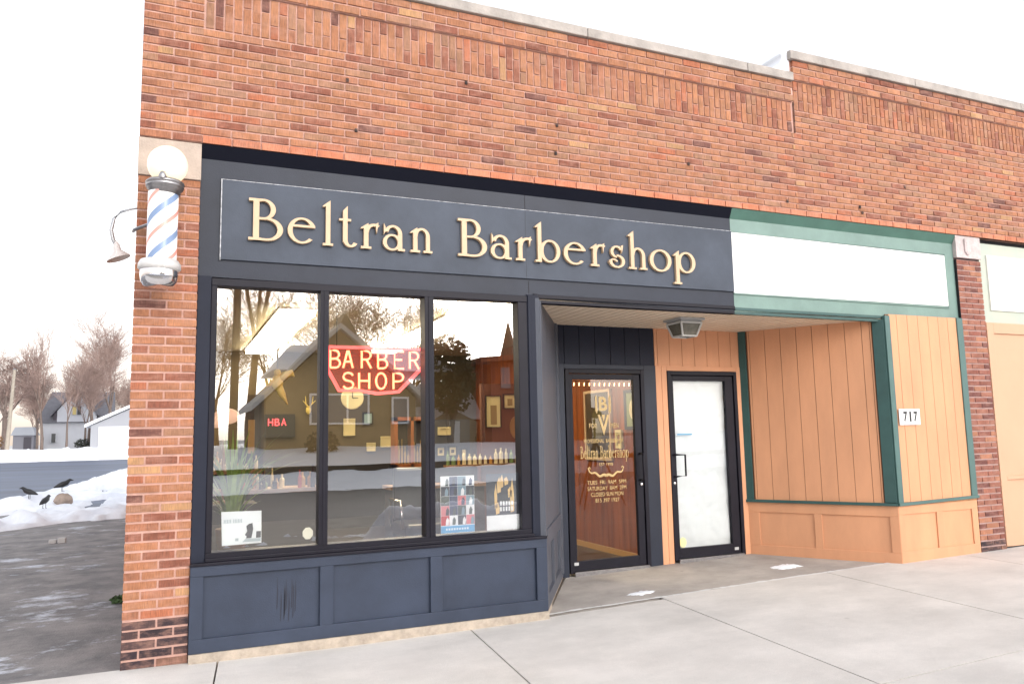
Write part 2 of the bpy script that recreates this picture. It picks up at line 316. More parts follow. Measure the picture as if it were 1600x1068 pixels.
# across the street (seen mirrored in the glass)
tag(snowfield('snow_bank', .9, 12, -7.6, -5.6, .06, lambda x, y: -.06+max(-.1, (.56+.20*nz(x, 0, .9, 4))*min(1, max(0, (x-3.05)/.5))*math.exp(-((y+6.55)/.42)**2)-.05)+.16*nz(x, y, 2.6, 8)+.10*abs(nz(x, y, 7, 8)), SNOWD, stx=.06), 'dirty kerbside snow heap mirrored low in the window panes', 'snow', kind='stuff')
tag(snowfield('snow_bank', -30, 40, -22.5, -17.2, .2, lambda x, y: -.08+(-18.4-y)*.115+.10*nz(x, y, .9, 8)+.05*nz(x, y, 3, 8), stx=.3), 'pale ploughed snow bank mirrored beyond the dark road', 'snow', kind='stuff')
b = MB(); b.box(-30, 40, -22.75, -22.55, -.1, .58); tag(b.build('retaining_wall', DARK), 'low dark retaining wall mirrored between snow bank and lawn', 'wall')
tag(snowfield('snowy_lawn', -60, 70, -60, -22.8, 1.0, lambda x, y: .56+min(.62, .115*(-22.8-y))+.05*nz(x, y, .35, 5)), kind='structure')

# ------------------------------------------------------------------ the brick building
bld = thing('brick_building', 'long one-storey orange brick shopfront building with slate and peach painted shopfronts', 'building')
PAL = [((.37, .155, .078), 36), ((.40, .175, .088), 28), ((.345, .14, .076), 22), ((.33, .165, .095), 12), ((.235, .08, .048), 9), ((.27, .10, .06), 8), ((.46, .25, .12), 2), ((.15, .06, .046), 2.5), ((.39, .13, .065), 6)]
def pick(rng, pal=PAL):
    t = rng.random()*sum(w for _, w in pal)
    for c, w in pal:
        t -= w
        if t <= 0: break
    k = .9+.2*rng.random(); return tuple(min(1, v*k) for v in c)
CH, BL, J = .0632, .2085, .0125
def bricks(b, x0, x1, z0, z1, y, rng, off=0, pal=PAL, dep=.05, breaks=(), depf=None):
    n = max(1, round((z1-z0)/CH)); ch = (z1-z0)/n
    edges = [x0]+[q for q in breaks if x0 < q < x1]+[x1]
    for i in range(n):
        zc = z0+i*ch
        for a, e in zip(edges, edges[1:]):
            x = a-(BL/2 if (i+off) % 2 else 0)
            while x < e-.004:
                l, r = max(a, x)+J/2*(x > a), min(e, x+BL)-J/2*(x+BL < e)
                if r-l > .02:
                    p = depf(zc) if depf else pal
                    jit = rng.uniform(-.0018, .0018)
                    jz = rng.uniform(-.001, .001); b.box(l, r, y+jit, y+dep, zc+.0085+jz, zc+ch-.0075+jz, 0, pick(rng, p))
                x += BL
def soldiers(b, x0, x1, z0, z1, y, rng):
    x = x0; k = 0
    while x < x1-.03:
        zm = z0+(z1-z0)*(.34 if k % 2 else .66)
        for a, c in ((z0, zm), (zm, z1)): b.box(x+J/2, min(x+.0655, x1)-J/2, y+rng.uniform(-.002, .002), y+.05, a+J/2, c-J/2, 0, pick(rng))
        x += .0655; k += 1
rng = random.Random(5)
YW = -.02
# upper wall
b = MB()
RC = [((.56, .19, .10), 3), ((.52, .20, .115), 2)]
x_end = 13.0
bricks(b, 0, 6.06, 3.80, 4.62, YW, rng, 0, breaks=(.10, .40))
bricks(b, 6.06, x_end, 3.80, 4.62, YW, rng, 1)
bricks(b, 0, .41, 3.737, 3.80, YW, rng, 0)
x = .41
while x < x_end: b.box(x+.005, min(x+.205, x_end)-.005, YW-.004, YW+.05, 3.742, 3.795, 0, pick(rng, RC)); x += .205
bricks(b, 0, .40, 4.62, 5.16, YW, rng, 1, breaks=(.10,))
soldiers(b, .41, 6.06, 4.622, 4.942, YW, rng)
bricks(b, .41, 6.06, 4.942, 5.16, YW-.022, rng, 1)
bricks(b, 6.07, x_end, 4.62, 4.86, YW, rng, 1)
soldiers(b, 6.08, x_end, 4.862, 5.182, YW, rng)
bricks(b, 6.08, x_end, 5.182, 5.40, YW-.022, rng, 0)
b.box(6.072, 6.082, YW-.004, YW+.02, 4.62, 4.95, 0, (.08, .035, .03))
for (hx, hz) in ((1.45, 4.38), (1.52, 3.98), (3.3, 4.28), (3.28, 4.02), (2.45, 4.53), (5.9, 3.86), (6.9, 3.9), (6.93, 3.84), (4.7, 4.1), (7.6, 4.2)): b.box(hx, hx+.022, YW-.008, YW, hz, hz+.03, 0, (.03, .02, .02))
b.build('brick_facing', BRICK, bld)
b = MB(); b.box(0.004, 6.062, YW+.009, .30, 3.742, 5.158); b.box(6.066, x_end, YW+.009, .30, 3.742, 5.398); b.box(.414, 6.058, YW-.013, YW+.008, 4.946, 5.157); b.box(6.084, x_end, YW-.013, YW+.008, 5.186, 5.397); b.build('mortar_backing', MORTAR, bld)
# parapet coping
for (xa, xb, za, zb, zt) in ((-.03, 6.06, 5.16, 5.16, 5.262), (6.03, x_end, 5.40, 5.40, 5.505)):
    b = MB(); x = xa; 
    while x < xb-.01:
        e = min(x+1.83, xb)
        b.hexa([(x+.003, YW-.05, za), (e-.003, YW-.05, za), (e-.003, .34, za), (x+.003, .34, za), (x+.003, YW-.05, zt-.012), (e-.003, YW-.05, zt-.012), (e-.003, .34, zt), (x+.003, .34, zt)]); x = e
    cp = b.build('coping', STONEG, bld, bevel=.006)
b = MB(); b.prism([(5.80, 5.262), (6.064, 5.262), (6.064, 5.52), (5.99, 5.51), (5.945, 5.46), (5.975, 5.42), (5.955, 5.37), (5.93, 5.33), (5.87, 5.30)], -.02, .3); b.build('snow_cap', SNOW, bld, smooth=False, bevel=.02)
# piers
def pier(x0, x1, mort, dark, label, off=0):
    b = MB()
    D1 = [((.035, .022, .028), 3), ((.07, .04, .04), 2), ((.20, .10, .07), 1)]
    PR = [((.30, .115, .075), 5), ((.24, .08, .055), 4), ((.38, .16, .09), 3), ((.16, .055, .045), 2)]
    base = PAL if not dark else PR
    z0 = zg(x0)-.01
    bricks(b, x0, x1, z0, 3.462, 0, rng, off, depf=lambda z: D1 if z < .42-(.05 if not dark else .10) else base)
    p = b.build('pier', BRICK, bld); p['label'] = label
    m = MB(); m.box(x0+.003, x1-.003, .007, .35, z0-.1, 3.46); m.build('mortar_backing', mort, p)
    return p
P1 = pier(0, .406, MORTAR, False, 'corner pier of orange brick with blackened lowest courses')
b = MB(); b.box(-.004, .409, -.014, .35, 3.462, 3.735); b.build('stone_cap', STONE, P1, bevel=.004)
P2 = pier(8.372, 8.775, MORTAR2, True, 'dark red brick pier with pale mortar', 1)
b = MB(); b.box(8.368, 8.779, -.014, .35, 3.482, 3.735); b.box(8.50, 8.60, -.03, -.014, 3.55, 3.70); b.ell((8.55, -.02, 3.60), (.05, .02, .09), 10, 8); b.build('stone_cap', STONEP, P2, bevel=.004)
# body behind the front
b = MB(); b.box(.0, .2, .352, 14, 0, 5.15); b.box(.2, x_end, 13.8, 14, 0, 5.15); b.box(x_end-.2, x_end, .352, 13.8, 0, 5.15)
b.build('side_wall', mat('common_brick', (.36, .16, .09), .9, var=.2, vscale=8, bump=.3, bscale=40), bld)
b = MB(); b.box(.2, x_end-.2, .302, 13.8, 4.3, 4.5); b.build('roof', mat('roof_tar', (.05, .05, .05), .9), bld)

# ---- fascia band
YF = .03
b = MB(); b.slab(.407, 5.207, YF, YF+.08, 2.768, 2.722, 3.64, 3.64); b.box(3.09, 5.205, YF+.002, YF+.06, 2.70, 2.722)
fa = b.build('fascia', mat('slate_fascia_paint', (.022, .027, .043), .45, spec=.3, var=.25, vscale=1.4, bump=.12, bscale=120), bld); fa['label'] = 'slate painted sign fascia'
b = MB(); b.add([(.409, YW+.004, 3.737), (5.206, YW+.004, 3.737), (5.206, YF, 3.64), (.409, YF, 3.64), (.409, .11, 3.737), (5.206, .11, 3.737), (5.206, .11, 3.64), (.409, .11, 3.64)], [(0, 3, 2, 1), (0, 1, 5, 4), (3, 7, 6, 2), (0, 4, 7, 3), (1, 2, 6, 5)])
b.build('cornice', mat('black_blue_paint', (.006, .007, .014), .6, spec=.1), fa)  # dark lip paint, with shade under the brick edge put into its colour
b = MB(); b.box(3.10, 5.205, YF-.016, YF+.05, 2.742, 2.775); b.box(3.10, 5.205, YF-.008, YF+.05, 2.70, 2.728); b.box(2.06+1.0, 3.10, YF-.016, YF, 2.75, 2.78)
b.build('drip_moulding', BLACKF, fa, bevel=.004)
for xx, za, zb in ((3.0, 3.52, 3.64), (3.02, 2.78, 2.89)): box('board_seam', BLACKF, fa, xx, xx+.006, YF-.0015, YF+.01, za, zb)
# green fascia
b = MB(); b.slab(5.209, 8.369, YF, YF+.08, 2.722, 2.785, 3.64, 3.64); gf = b.build('fascia', GREEN, bld); gf['label'] = 'green painted fascia round the blank white sign'
b = MB(); b.add([(5.208, YW+.004, 3.737), (8.369, YW+.004, 3.737), (8.369, YF, 3.64), (5.208, YF, 3.64), (5.208, .11, 3.737), (8.369, .11, 3.737), (8.369, .11, 3.64), (5.208, .11, 3.64)], [(0, 3, 2, 1), (0, 1, 5, 4), (3, 7, 6, 2), (0, 4, 7, 3), (1, 2, 6, 5)])
b.build('cornice', mat('mid_green_paint', (.065, .15, .12), .5, var=.15, vscale=5), gf)  # green lip darkened: its downward-facing shade is in the colour
b = MB(); b.box(5.208, 7.14, YF-.012, YF+.05, 2.735, 2.762); b.box(5.208, 7.14, YF+.004, YF+.05, 2.700, 2.728); b.build('drip_moulding', GREEND, gf)
bs = thing('blank_sign', 'long blank white sign panel set in the green fascia', 'sign')
b = MB(); b.slab(5.209, 8.214, YF-.006, YF+.0, 2.905, 2.917, 3.506, 3.494); b.build('sign_panel', WHITE, bs)
b = MB(); b.box(8.214, 8.226, YF-.010, YF, 2.905, 3.506); b.box(5.209, 8.226, YF-.012, YF, 2.893, 2.905); b.box(5.209, 8.226, YF-.010, YF, 3.506, 3.512); b.build('edge_trim', GREEN, bs)
# neighbour unit on the right
MINT = mat('pale_mint_paint', (.42, .48, .43), .6, col2=(.50, .51, .42), vscale=3)
b = MB(); b.box(8.80, x_end, .03, .1, 2.757, 3.69); n1 = b.build('fascia', MINT, bld); n1['label'] = 'pale mint fascia at the right edge'
b = MB(); b.box(8.777, 8.80, .05, .1, 2.757, 3.737); b.box(8.80, x_end, .05, .1, 3.69, 3.737); b.build('shadow_gap', DARK, n1)
ns = thing('blank_sign', 'white sign panel cut off by the right edge of the photo', 'sign')
b = MB(); b.box(8.915, x_end-.1, .012, .03, 2.90, 3.548); b.build('sign_panel', mat('ivory_panel', (.84, .84, .78), .5), ns)
b = MB(); b.box(8.777, x_end, .02, .12, .24, 2.757); n2 = b.build('wall_panel', mat('peach_board', (.60, .36, .23), .6, var=.05, vscale=1.1), bld); n2['label'] = 'plain peach boarding of the unit at the right edge'
b = MB(); b.box(8.787, 8.90, .0, .02, .25, 2.75); b.box(8.90, x_end, .0, .02, .97, 1.01); b.box(8.90, x_end, .0, .02, 2.63, 2.75); b.build('trim', mat('peach_board', (0, 0, 0)), n2, bevel=.003)
box('sill', DARK, n2, 8.777, x_end, .03, .12, .19, .24)

# ---- main sign
sign = thing('shop_sign', 'slate board with raised gold lettering reading Beltran Barbershop', 'sign')
b = MB(); b.slab(.556, 5.205, YF-.018, YF, 2.897, 2.915, 3.494, 3.510); b.build('sign_panel', SLATE2, sign, bevel=.002)
b = MB(); b.slab(.549, .556, YF-.020, YF, 2.893, 2.893, 3.498, 3.498); b.slab(.556, 5.205, YF-.019, YF, 3.494, 3.510, 3.498, 3.514); b.build('edge_trim', mat('bare_edge', (.42, .43, .46), .5, var=.6, vscale=30), sign)
b = MB(); b.box(2.995, 2.999, YF-.0190, YF-.016, 2.905, 3.502); b.build('board_seam', mat('seam_slate', (.03, .035, .05), .6), sign)
YL = YF-.018
class G:
    def __init__(s): s.b = MB(); s.k = 0
    def ext(s, poly):
        s.k += 1; s.b.prism(poly, YL-.030-.0006*s.k, YL-.002)
    def rect(s, x0, x1, z0, z1): s.ext([(x0, z0), (x1, z0), (x1, z1), (x0, z1)])
    def arc(s, cx, cz, rx, rz, a0, a1, tv=.036, th=.017, n=None):
        n = n or max(6, int(abs(a1-a0)/9)); y0, y1 = YL-.030-.0006*(s.k+1), YL-.002; s.k += 1
        vs = []
        for i in range(n+1):
            a = R(a0+(a1-a0)*i/n); c, d = math.cos(a), math.sin(a)
            o = (cx+rx*c, cz+rz*d); q = (cx+(rx-tv)*c, cz+(rz-th)*d)
            vs += [(o[0], y0, o[1]), (q[0], y0, q[1]), (q[0], y1, q[1]), (o[0], y1, o[1])]
        fs = []
        for i in range(n):
            p = 4*i
            for e in range(4): fs.append((p+e, p+(e+1) % 4, p+4+(e+1) % 4, p+4+e))
        full = abs(abs(a1-a0)-360) < 1
        if not full: fs += [(3, 2, 1, 0), (4*n, 4*n+1, 4*n+2, 4*n+3)]
        if a1 > a0: fs = [f[::-1] for f in fs]
        s.b.add(vs, fs)
def glyph(ch, g):
    S = .037
    if ch == 'B':
        g.rect(.032, .074, 0, .315); g.rect(0, .09, 0, .02); g.rect(0, .09, .295, .315)
        g.rect(.07, .105, .299, .315); g.rect(.07, .125, .158, .174); g.rect(.07, .135, 0, .017)
        g.arc(.103, .2365, .088, .0785, -90, 90, .036, .016); g.arc(.132, .087, .112, .087, -90, 90, .040, .017); return .245
    if ch == 'e':
        g.arc(.1, .1, .1, .1, 22, 318, .034, .015); g.rect(.02, .193, .126, .143); return .2
    if ch in 'lbhp':
        g0 = -.108 if ch == 'p' else 0
        top = .33 if ch != 'p' else .185
        g.ext([(.024, g0), (.024+S, g0), (.024+S, top+.025), (.0, top-.02), (.0, top-.03), (.024, top-.025)])
        if ch != 'b': g.rect(0, .084, g0, g0+.018)
        else: g.rect(0, .05, 0, .018)
        if ch in 'bp': g.arc(.142, .1, .1, .1, -180, 180, .036, .016); return .243
        if ch == 'h': g.arc(.106, .128, .078, .074, 0, 178, .036, .018); g.rect(.148, .184, 0, .13); g.rect(.124, .205, 0, .018); return .205
        return .084
    if ch == 't':
        g.ext([(.03, .04), (.03+S, .04), (.03+S, .325), (.03, .285)]); g.rect(0, .095, .205, .222); g.arc(.092, .062, .062, .062, 180, 330, .036, .017); return .14
    if ch in 'rn':
        g.ext([(.024, 0), (.024+S, 0), (.024+S, .205), (.0, .165), (.0, .155), (.024, .16)]); g.rect(0, .084, 0, .018)
        if ch == 'r': g.arc(.108, .128, .078, .074, 55, 178, .034, .020); g.ext([(.118, .200), (.128, .125), (.141, .2), (.141, .215)]); return .142
        g.arc(.100, .128, .072, .074, 0, 178, .034, .018); g.rect(.136, .172, 0, .13); g.rect(.115, .193, 0, .018); return .193
    if ch == 'a':
        g.arc(.078, .066, .078, .066, -180, 180, .032, .015); g.rect(.126, .162, 0, .135); g.rect(.13, .185, 0, .018)
        g.arc(.086, .133, .076, .072, 0, 165, .034, .018); g.ext([(.008, .125), (.022, .15), (.022, .185), (.008, .215)]); return .185
    if ch == 's':
        g.arc(.085, .147, .062, .056, 25, 268, .028, .016); g.arc(.085, .061, .078, .061, 92, -185, .030, .016); g.ext([(.128, .205), (.134, .135), (.148, .2), (.148, .212)])
        g.arc(.05, .045, .045, .038, 20, 180, .02, .012); return .168
    if ch == 'o': g.arc(.115, .1, .115, .104, -180, 180, .038, .017); return .23
BASE = 3.052
for ch, x0, x1 in [('B', 0.741, 0.987), ('e', 1.02, 1.23), ('l', 1.28, 1.358), ('t', 1.404, 1.539), ('r', 1.572, 1.71), ('a', 1.746, 1.924), ('n', 1.97, 2.151),
                   ('B', 2.373, 2.627), ('a', 2.661, 2.85), ('r', 2.889, 3.033), ('b', 3.072, 3.312), ('e', 3.346, 3.569), ('r', 3.613, 3.754), ('s', 3.793, 3.969), ('h', 4.005, 4.2), ('o', 4.23, 4.467), ('p', 4.492, 4.738)]:
    g = G(); w = glyph(ch, g); k = (x1-x0)/w
    g.b.v = [(x0+p[0]*k, p[1], BASE+p[2]) for p in g.b.v]
    g.b.build('letter', GOLD, sign)

# ---- display window
win = MB()
win.box(.500, 2.99, .0, .12, 2.700, 2.755); win.box(.500, 2.99, .0, .12, .765, .825); win.box(.500, .541, .0, .12, .825, 2.700); win.box(2.905, 2.99, .004, .12, .825, 2.700)
wf = win.build('display_window', BLACKF, bld, bevel=.004); wf['label'] = 'three-pane display window in black frame'
b = MB(); b.box(1.270, 1.334, -.004, .12, .823, 2.702); b.box(1.295, 1.309, -.010, -.004, .823, 2.702); b.build('mullion', BLACKF, wf, bevel=.002)
b = MB(); b.box(2.088, 2.163, -.004, .12, .823, 2.702); b.box(2.118, 2.133, -.010, -.004, .823, 2.702); b.build('mullion', BLACKF, wf, bevel=.002)
for xa, xb in ((.541, 1.270), (1.334, 2.088), (2.163, 2.905)):
    b = MB(); b.add([(xa, .062, .825), (xb, .062, .825), (xb, .062, 2.70), (xa, .062, 2.70)], [(0, 1, 2, 3)]); b.build('pane', GLASS, wf)
b = MB(); b.box(.407, .500, .006, .15, .758, 2.768); b.build('post', NAVY, bld, bevel=.004)
b = MB(); b.box(2.99, 3.10, .006, .07, .745, 2.768); b.box(2.995, 3.02, -.006, .006, .78, 2.76); b.build('post', NAVY, bld, bevel=.004)
b = MB(); b.box(.406, 3.104, -.045, .02, .745, .765); b.box(.5, 3.0, -.02, .02, .765, .79); b.build('sill', BLACKF, bld, bevel=.004)

# ---- stall riser with recessed panels
def riser(b, segs, L, z0, z1, zt, zbt, dp=.028, xf=None):
    # frame boards proud of a back panel, panels given as (u0,u1)
    b.xf = xf; b.box(0, L, dp, dp+.04, z0, z1)
    us = [0]+[u for s in segs for u in s]+[L]
    b.box(0, L, 0, dp, zt, z1); b.box(0, L, 0, dp, z0, zbt)
    for i in range(0, len(us), 2): b.box(us[i], us[i+1], 0.0, dp, zbt, zt)
b = MB(); riser(b, [(.085, .870), (.965, 1.703), (1.797, 2.602)], 2.698, .170, .745, .675, .262, xf=lambda p: (p[0]+.408, p[1]-.03, p[2]))
rs = b.build('stall_riser', SLATE, bld, bevel=.003); rs['label'] = 'slate blue panelled base under the display window'
b = MB(); random.seed(8)
for i in range(9): x = .985+.016*i+random.uniform(-.01, .01); z = random.uniform(.30, .40); b.prism([(x, z), (x+.008, z+.02), (x+.012, z+.22*random.uniform(.5, 1)), (x+.004, z+.24)], -.0032, -.0005)
b.build('scuff_mark', mat('scuff', (.014, .018, .034), .5), rs)
b = MB(); b.slab(.410, 3.105, -.045, .04, zg(.4)-.06, zg(3.1)-.06, .170, .170); b.build('plinth', PLINTH, bld)
# ---- recess left wall
A = Vector((3.10, -.028)); B2 = Vector((3.93, 1.30)); L1 = (B2-A).length; t1 = (B2-A)/L1; n1v = Vector((t1.y, -t1.x))
xl = lambda p: (A.x+t1.x*p[0]-n1v.x*p[1], A.y+t1.y*p[0]-n1v.y*p[1], p[2])
GREYS = mat('slate_side_paint', (.085, .092, .115), .5, var=.1, vscale=2)  # same slate made lighter: light from the right put into the colour
b = MB(xl); b.box(.012, L1, .012, .05, .76, 2.74); b.box(.012, .10, 0, .012, .76, 2.72); b.box(L1-.12, L1, -.01, .012, .2, 2.72); b.box(.10, L1-.12, -.005, .012, .745, .80)
rw = b.build('recess_wall', GREYS, bld, bevel=.002)
b = MB(); riser(b, [(.16, .68), (.80, 1.34)], L1, .165, .745, .66, .27, xf=xl); b.build('stall_riser', GREYS, bld, bevel=.002)
b = MB(xl); b.box(0.0, L1, .004, .05, .05, .165); b.build('plinth', PLINTH, bld)
# ---- recess right wall
C1 = Vector((6.300, 1.30)); C2 = Vector((7.157, 0.0)); L2 = (C2-C1).length; t2 = (C2-C1)/L2; n2v = Vector((-t2.y, t2.x))*-1
n2v = Vector((t2.y, -t2.x)) if Vector((t2.y, -t2.x)).x < 0 else Vector((-t2.y, t2.x))
xr = lambda p: (C1.x+t2.x*p[0]-n2v.x*p[1], C1.y+t2.y*p[0]-n2v.y*p[1], p[2])
def boards(b, us, z0, z1, d=.0, th=.012, gap=.005):
    for a, c in zip(us, us[1:]): b.box(a+gap/2, c-gap/2, d, d+th, z0, z1)
b = MB(xr); boards(b, [.10, .125, .30, .475, .65, .82, .99, 1.16, 1.33, 1.41, 1.43], .80, 2.74); o = b.build('boarding', ORANGE, bld); o['label'] = 'grooved peach boarding on the angled recess wall'
b = MB(xr); b.box(.05, L2-.10, .013, .05, .80, 2.72, 0); b.build('board_gap', ORANGED, o)
b = MB(xr); b.box(.0, .085, -.012, .02, .79, 2.735); b.box(L2-.118, L2-.003, -.014, .05, .81, 2.722); b.box(0, L2, -.03, .02, .775, .805); gt = b.build('green_trim', GREEND, bld, bevel=.002)
b = MB(); riser(b, [(.13, .72), (.80, 1.47)], L2, .17, .775, .665, .30, dp=.014, xf=xr); b.build('stall_riser', ORANGE, bld, bevel=.003)
# ---- peach front bay
xfB = lambda p: (p[0], p[1], p[2])
b = MB(xfB); boards(b, [7.23, 7.345, 7.505, 7.665, 7.825, 7.985, 8.135, 8.28], .81, 2.78, .0); o = b.build('boarding', ORANGE, bld); o['label'] = 'grooved peach boarding of the front bay'
box('board_gap', ORANGED, o, 7.2, 8.30, .013, .05, .80, 2.78)
b = MB(); b.box(7.160, 7.232, -.014, .03, .805, 2.762); b.box(8.275, 8.366, -.014, .03, .815, 2.782); b.slab(7.152, 8.368, -.03, .02, .775, .800, .805, .83); b.build('green_trim', mat('bay_green_paint', (.075, .15, .14), .5, var=.12, vscale=4), bld, bevel=.002)
b = MB(); b.box(8.368, 8.374, .0, .1, .8, 3.46); b.build('shadow_gap', DARK, bld)
b = MB(); riser(b, [(.085, .555), (.655, 1.105)], 1.198, .19, .775, .685, .315, dp=.014, xf=lambda p: (p[0]+7.162, p[1], p[2])); b.build('stall_riser', ORANGE, bld, bevel=.003)
b = MB(); b.slab(7.162, 8.365, .006, .1, .12, .12, .19, .19); b.box(7.162, 8.36, .0, .06, .775, .80); b.build('plinth', mat('peach_dirty', (.50, .25, .12), .8, var=.3, vscale=12), bld)
# ---- soffit
b = MB(); b.hprism([(3.05, .05), (7.25, .05), (7.25, .12), (6.36, 1.45), (3.98, 1.45)], 2.723, 2.76); 
sf = b.build('soffit', CREAM, bld); b = MB(); x = 3.12
while x < 7.1:
    y1 = min(1.30, (x-3.10)*1.56+.02 if x < 3.95 else 1.3, (7.14-x)*1.5); 
    if y1 > .12: b.box(x, x+.004, .112, y1, 2.720, 2.7232)
    x += .10
b.build('soffit_groove', mat('groove_tan', (.62, .50, .38), .8), sf)
# ---- recess back wall
YB = 1.30
b = MB(); boards(b, [3.93, 4.01, 4.19, 4.38, 4.57, 4.75, 4.94, 5.128], 2.31, 2.73, YB, .012, .006); bo = b.build('boarding', NAVY, bld); bo['label'] = 'dark navy boarding over the barbershop door'
b = MB(); boards(b, [5.129, 5.17, 5.33, 5.50, 5.67, 5.84, 6.01, 6.18, 6.30], 2.31, 2.73, YB, .012, .005); bp_ = b.build('boarding', ORANGE, bld); bp_['label'] = 'peach boarding over the papered door'
b = MB(); b.box(3.93, 5.128, YB+.013, YB+.06, 2.30, 2.73); b.build('board_gap', DARK, bo)
b = MB(); b.box(5.128, 6.3, YB+.013, YB+.06, 2.30, 2.73); b.build('board_gap', ORANGED, bp_)
b = MB(); b.box(3.90, 3.995, YB-.012, YB+.05, .14, 2.31); b.box(4.975, 5.128, YB-.012, YB+.05, .16, 2.31); b.box(3.995, 4.975, YB-.012, YB+.05, 2.262, 2.31); b.build('door_surround', mat('slate_fascia_paint', 0), bld, bevel=.003)
b = MB(); b.box(5.1285, 5.205, YB-.010, YB+.05, .165, 2.31); b.box(5.208, 5.275, YB-.010, YB+.05, .165, 2.31); b.box(6.235, 6.32, YB-.010, YB+.05, .18, 2.31); b.box(5.275, 6.235, YB-.010, YB+.05, 2.256, 2.31); b.build('door_surround', ORANGE, bld, bevel=.003)
def door(x0, x1, z0, z1, g0, g1, h0, h1, label):
    b = MB(); b.box(x0, x0+.045, YB-.02, YB+.09, z0, z1); b.box(x1-.045, x1, YB-.02, YB+.09, z0, z1); b.box(x0+.045, x1-.045, YB-.02, YB+.09, z1-.045, z1)
    d = b.build('door', BLACKF, bld, bevel=.003); d['label'] = label
    b = MB(); yy = YB-.004; b.box(x0+.052, g0, yy, yy+.045, z0+.02, z1-.052); b.box(g1, x1-.052, yy, yy+.045, z0+.02, z1-.052); b.box(g0, g1, yy, yy+.045, z0+.02, h0); b.box(g0, g1, yy, yy+.045, h1, z1-.052)
    b.build('stile', BLACKF, d, bevel=.003)
    b = MB(); b.box(x0+.04, x1-.04, YB-.045, YB+.1, z0-.03, z0+.018); b.build('threshold', STEEL, d)
    return d
d1 = door(4.004, 4.972, .178, 2.260, 4.092, 4.838, .295, 2.152, 'black framed glass door with gold lettering')
d2 = door(5.278, 6.232, .20, 2.254, 5.358, 6.070, .325, 2.145, 'black framed door with white paper behind the glass')
yg = YB+.018
b = MB(); b.add([(4.092, yg, .295), (4.838, yg, .295), (4.838, yg, 2.152), (4.092, yg, 2.152)], [(0, 1, 2, 3)]); b.build('pane', GLASSD, d1)
b = MB(); b.add([(5.358, yg, .325), (6.070, yg, .325), (6.070, yg, 2.145), (5.358, yg, 2.145)], [(0, 1, 2, 3)]); b.build('pane', GLASSD, d2)
def handle(parent, x, z0, z1, dx):
    b = MB(); y = YB-.004; b.tube([(x, y, z0), (x, y-.055, z0), (x+dx, y-.07, z0+.004), (x+dx, y-.07, z1-.004), (x, y-.055, z1), (x, y, z1)], .011, 8); b.build('handle', BLACKF, parent, smooth=True)
handle(d1, 4.885, 1.08, 1.36, -.0); handle(d2, 5.315, 1.10, 1.335, .11)
for (dd, x, z) in ((d1, 4.890, 1.035), (d2, 5.315, 1.025)):
    b = MB(); b.lathe([(0, -.0), (.018, 0), (.018, .012), (.012, .016), (0, .016)], (0, 0, 0), 14)
    b.v = [(x+p[0], YB-.006-p[2], z+p[1]) for p in b.v]; b.build('lock', CHROME, dd, smooth=True)
for dd, x in ((d1, 4.05), (d2, 6.09)): box('maker_plate', mat('plate_grey', (.5, .5, .5), .5), dd, x, x+.055, YB-.0065, YB-.004, .255, .285)
# crinkled paper
random.seed(3); b = MB(); nx, nzz = 30, 76; vs = []
for j in range(nzz+1):
    for i in range(nx+1):
        x = 5.345+.74*i/nx; z = .31+1.85*j/nzz
        vs.append((x, yg+.03+.018*noise.noise(Vector((x*7, z*3.2, 1)))+.018*abs(noise.noise(Vector((x*9+z*6, z*9-x*5, 4)))), z))
b.add(vs, [(j*(nx+1)+i, j*(nx+1)+i+1, (j+1)*(nx+1)+i+1, (j+1)*(nx+1)+i) for j in range(nzz) for i in range(nx)])
tag(b.build('paper_sheet', mat('crinkled_paper', (.68, .73, .77), .55), smooth=True), 'crinkled white paper taped behind the glass of the right door', 'paper')
tag(box('tape_strip', BLUE, None, 5.40, 5.60, yg+.002, yg+.003, 1.545, 1.56), 'strip of blue tape on the papered door glass', 'tape')
b = MB(); b.lathe([(0, 0), (.045, 0), (.045, .002), (0, .002)], n=20); b.v = [(5.41+p[0], yg-.001-p[2], .385+p[1]*1.2) for p in b.v]
tag(b.build('round_sticker', mat('yellow_sticker', (.80, .74, .36), .5)), 'round yellow sticker at the foot of the papered door', 'sticker')

# ---- door lettering
dl = thing('door_lettering', 'gold lettering and crest on the dark door glass', 'lettering')
GL = mat('gold_leaf', (.55, .39, .17), .4, emit=(.75, .55, .26), estr=0)
yt = yg-.002
CX = 4.475
text('crest_letter', 'B', GL, dl, CX-.06, CX+.04, 1.82, 1.97, yt, bold=.03)
b = MB()
b.prism([(CX-.09, 1.985), (CX-.105, 1.97), (CX-.105, 1.82), (CX-.09, 1.79), (CX-.08, 1.82), (CX-.085, 1.96)], yt-.003, yt)
b.prism([(CX+.07, 1.985), (CX+.065, 1.96), (CX+.06, 1.82), (CX+.07, 1.79), (CX+.085, 1.82), (CX+.085, 1.97)], yt-.003, yt)
b.prism([(CX-.08, 1.78), (CX-.01, 1.56), (CX+.06, 1.78), (CX+.035, 1.78), (CX-.01, 1.65), (CX-.055, 1.78)], yt-.0032, yt)
b.prism([(CX-.03, 1.78), (CX-.01, 1.70), (CX+.01, 1.78)], yt-.0034, yt)
b.build('crest', GL, dl)
text('lettering_line', 'FOR', GL, dl, 4.29, 4.385, 1.64, 1.69, yt); text('lettering_line', 'MEN', GL, dl, 4.55, 4.645, 1.64, 1.69, yt)
text('lettering_line', 'PROFESSIONAL  BARBERSHOP', GL, dl, 4.22, 4.70, 1.485, 1.525, yt)
x = 4.175; k = .66/4.0
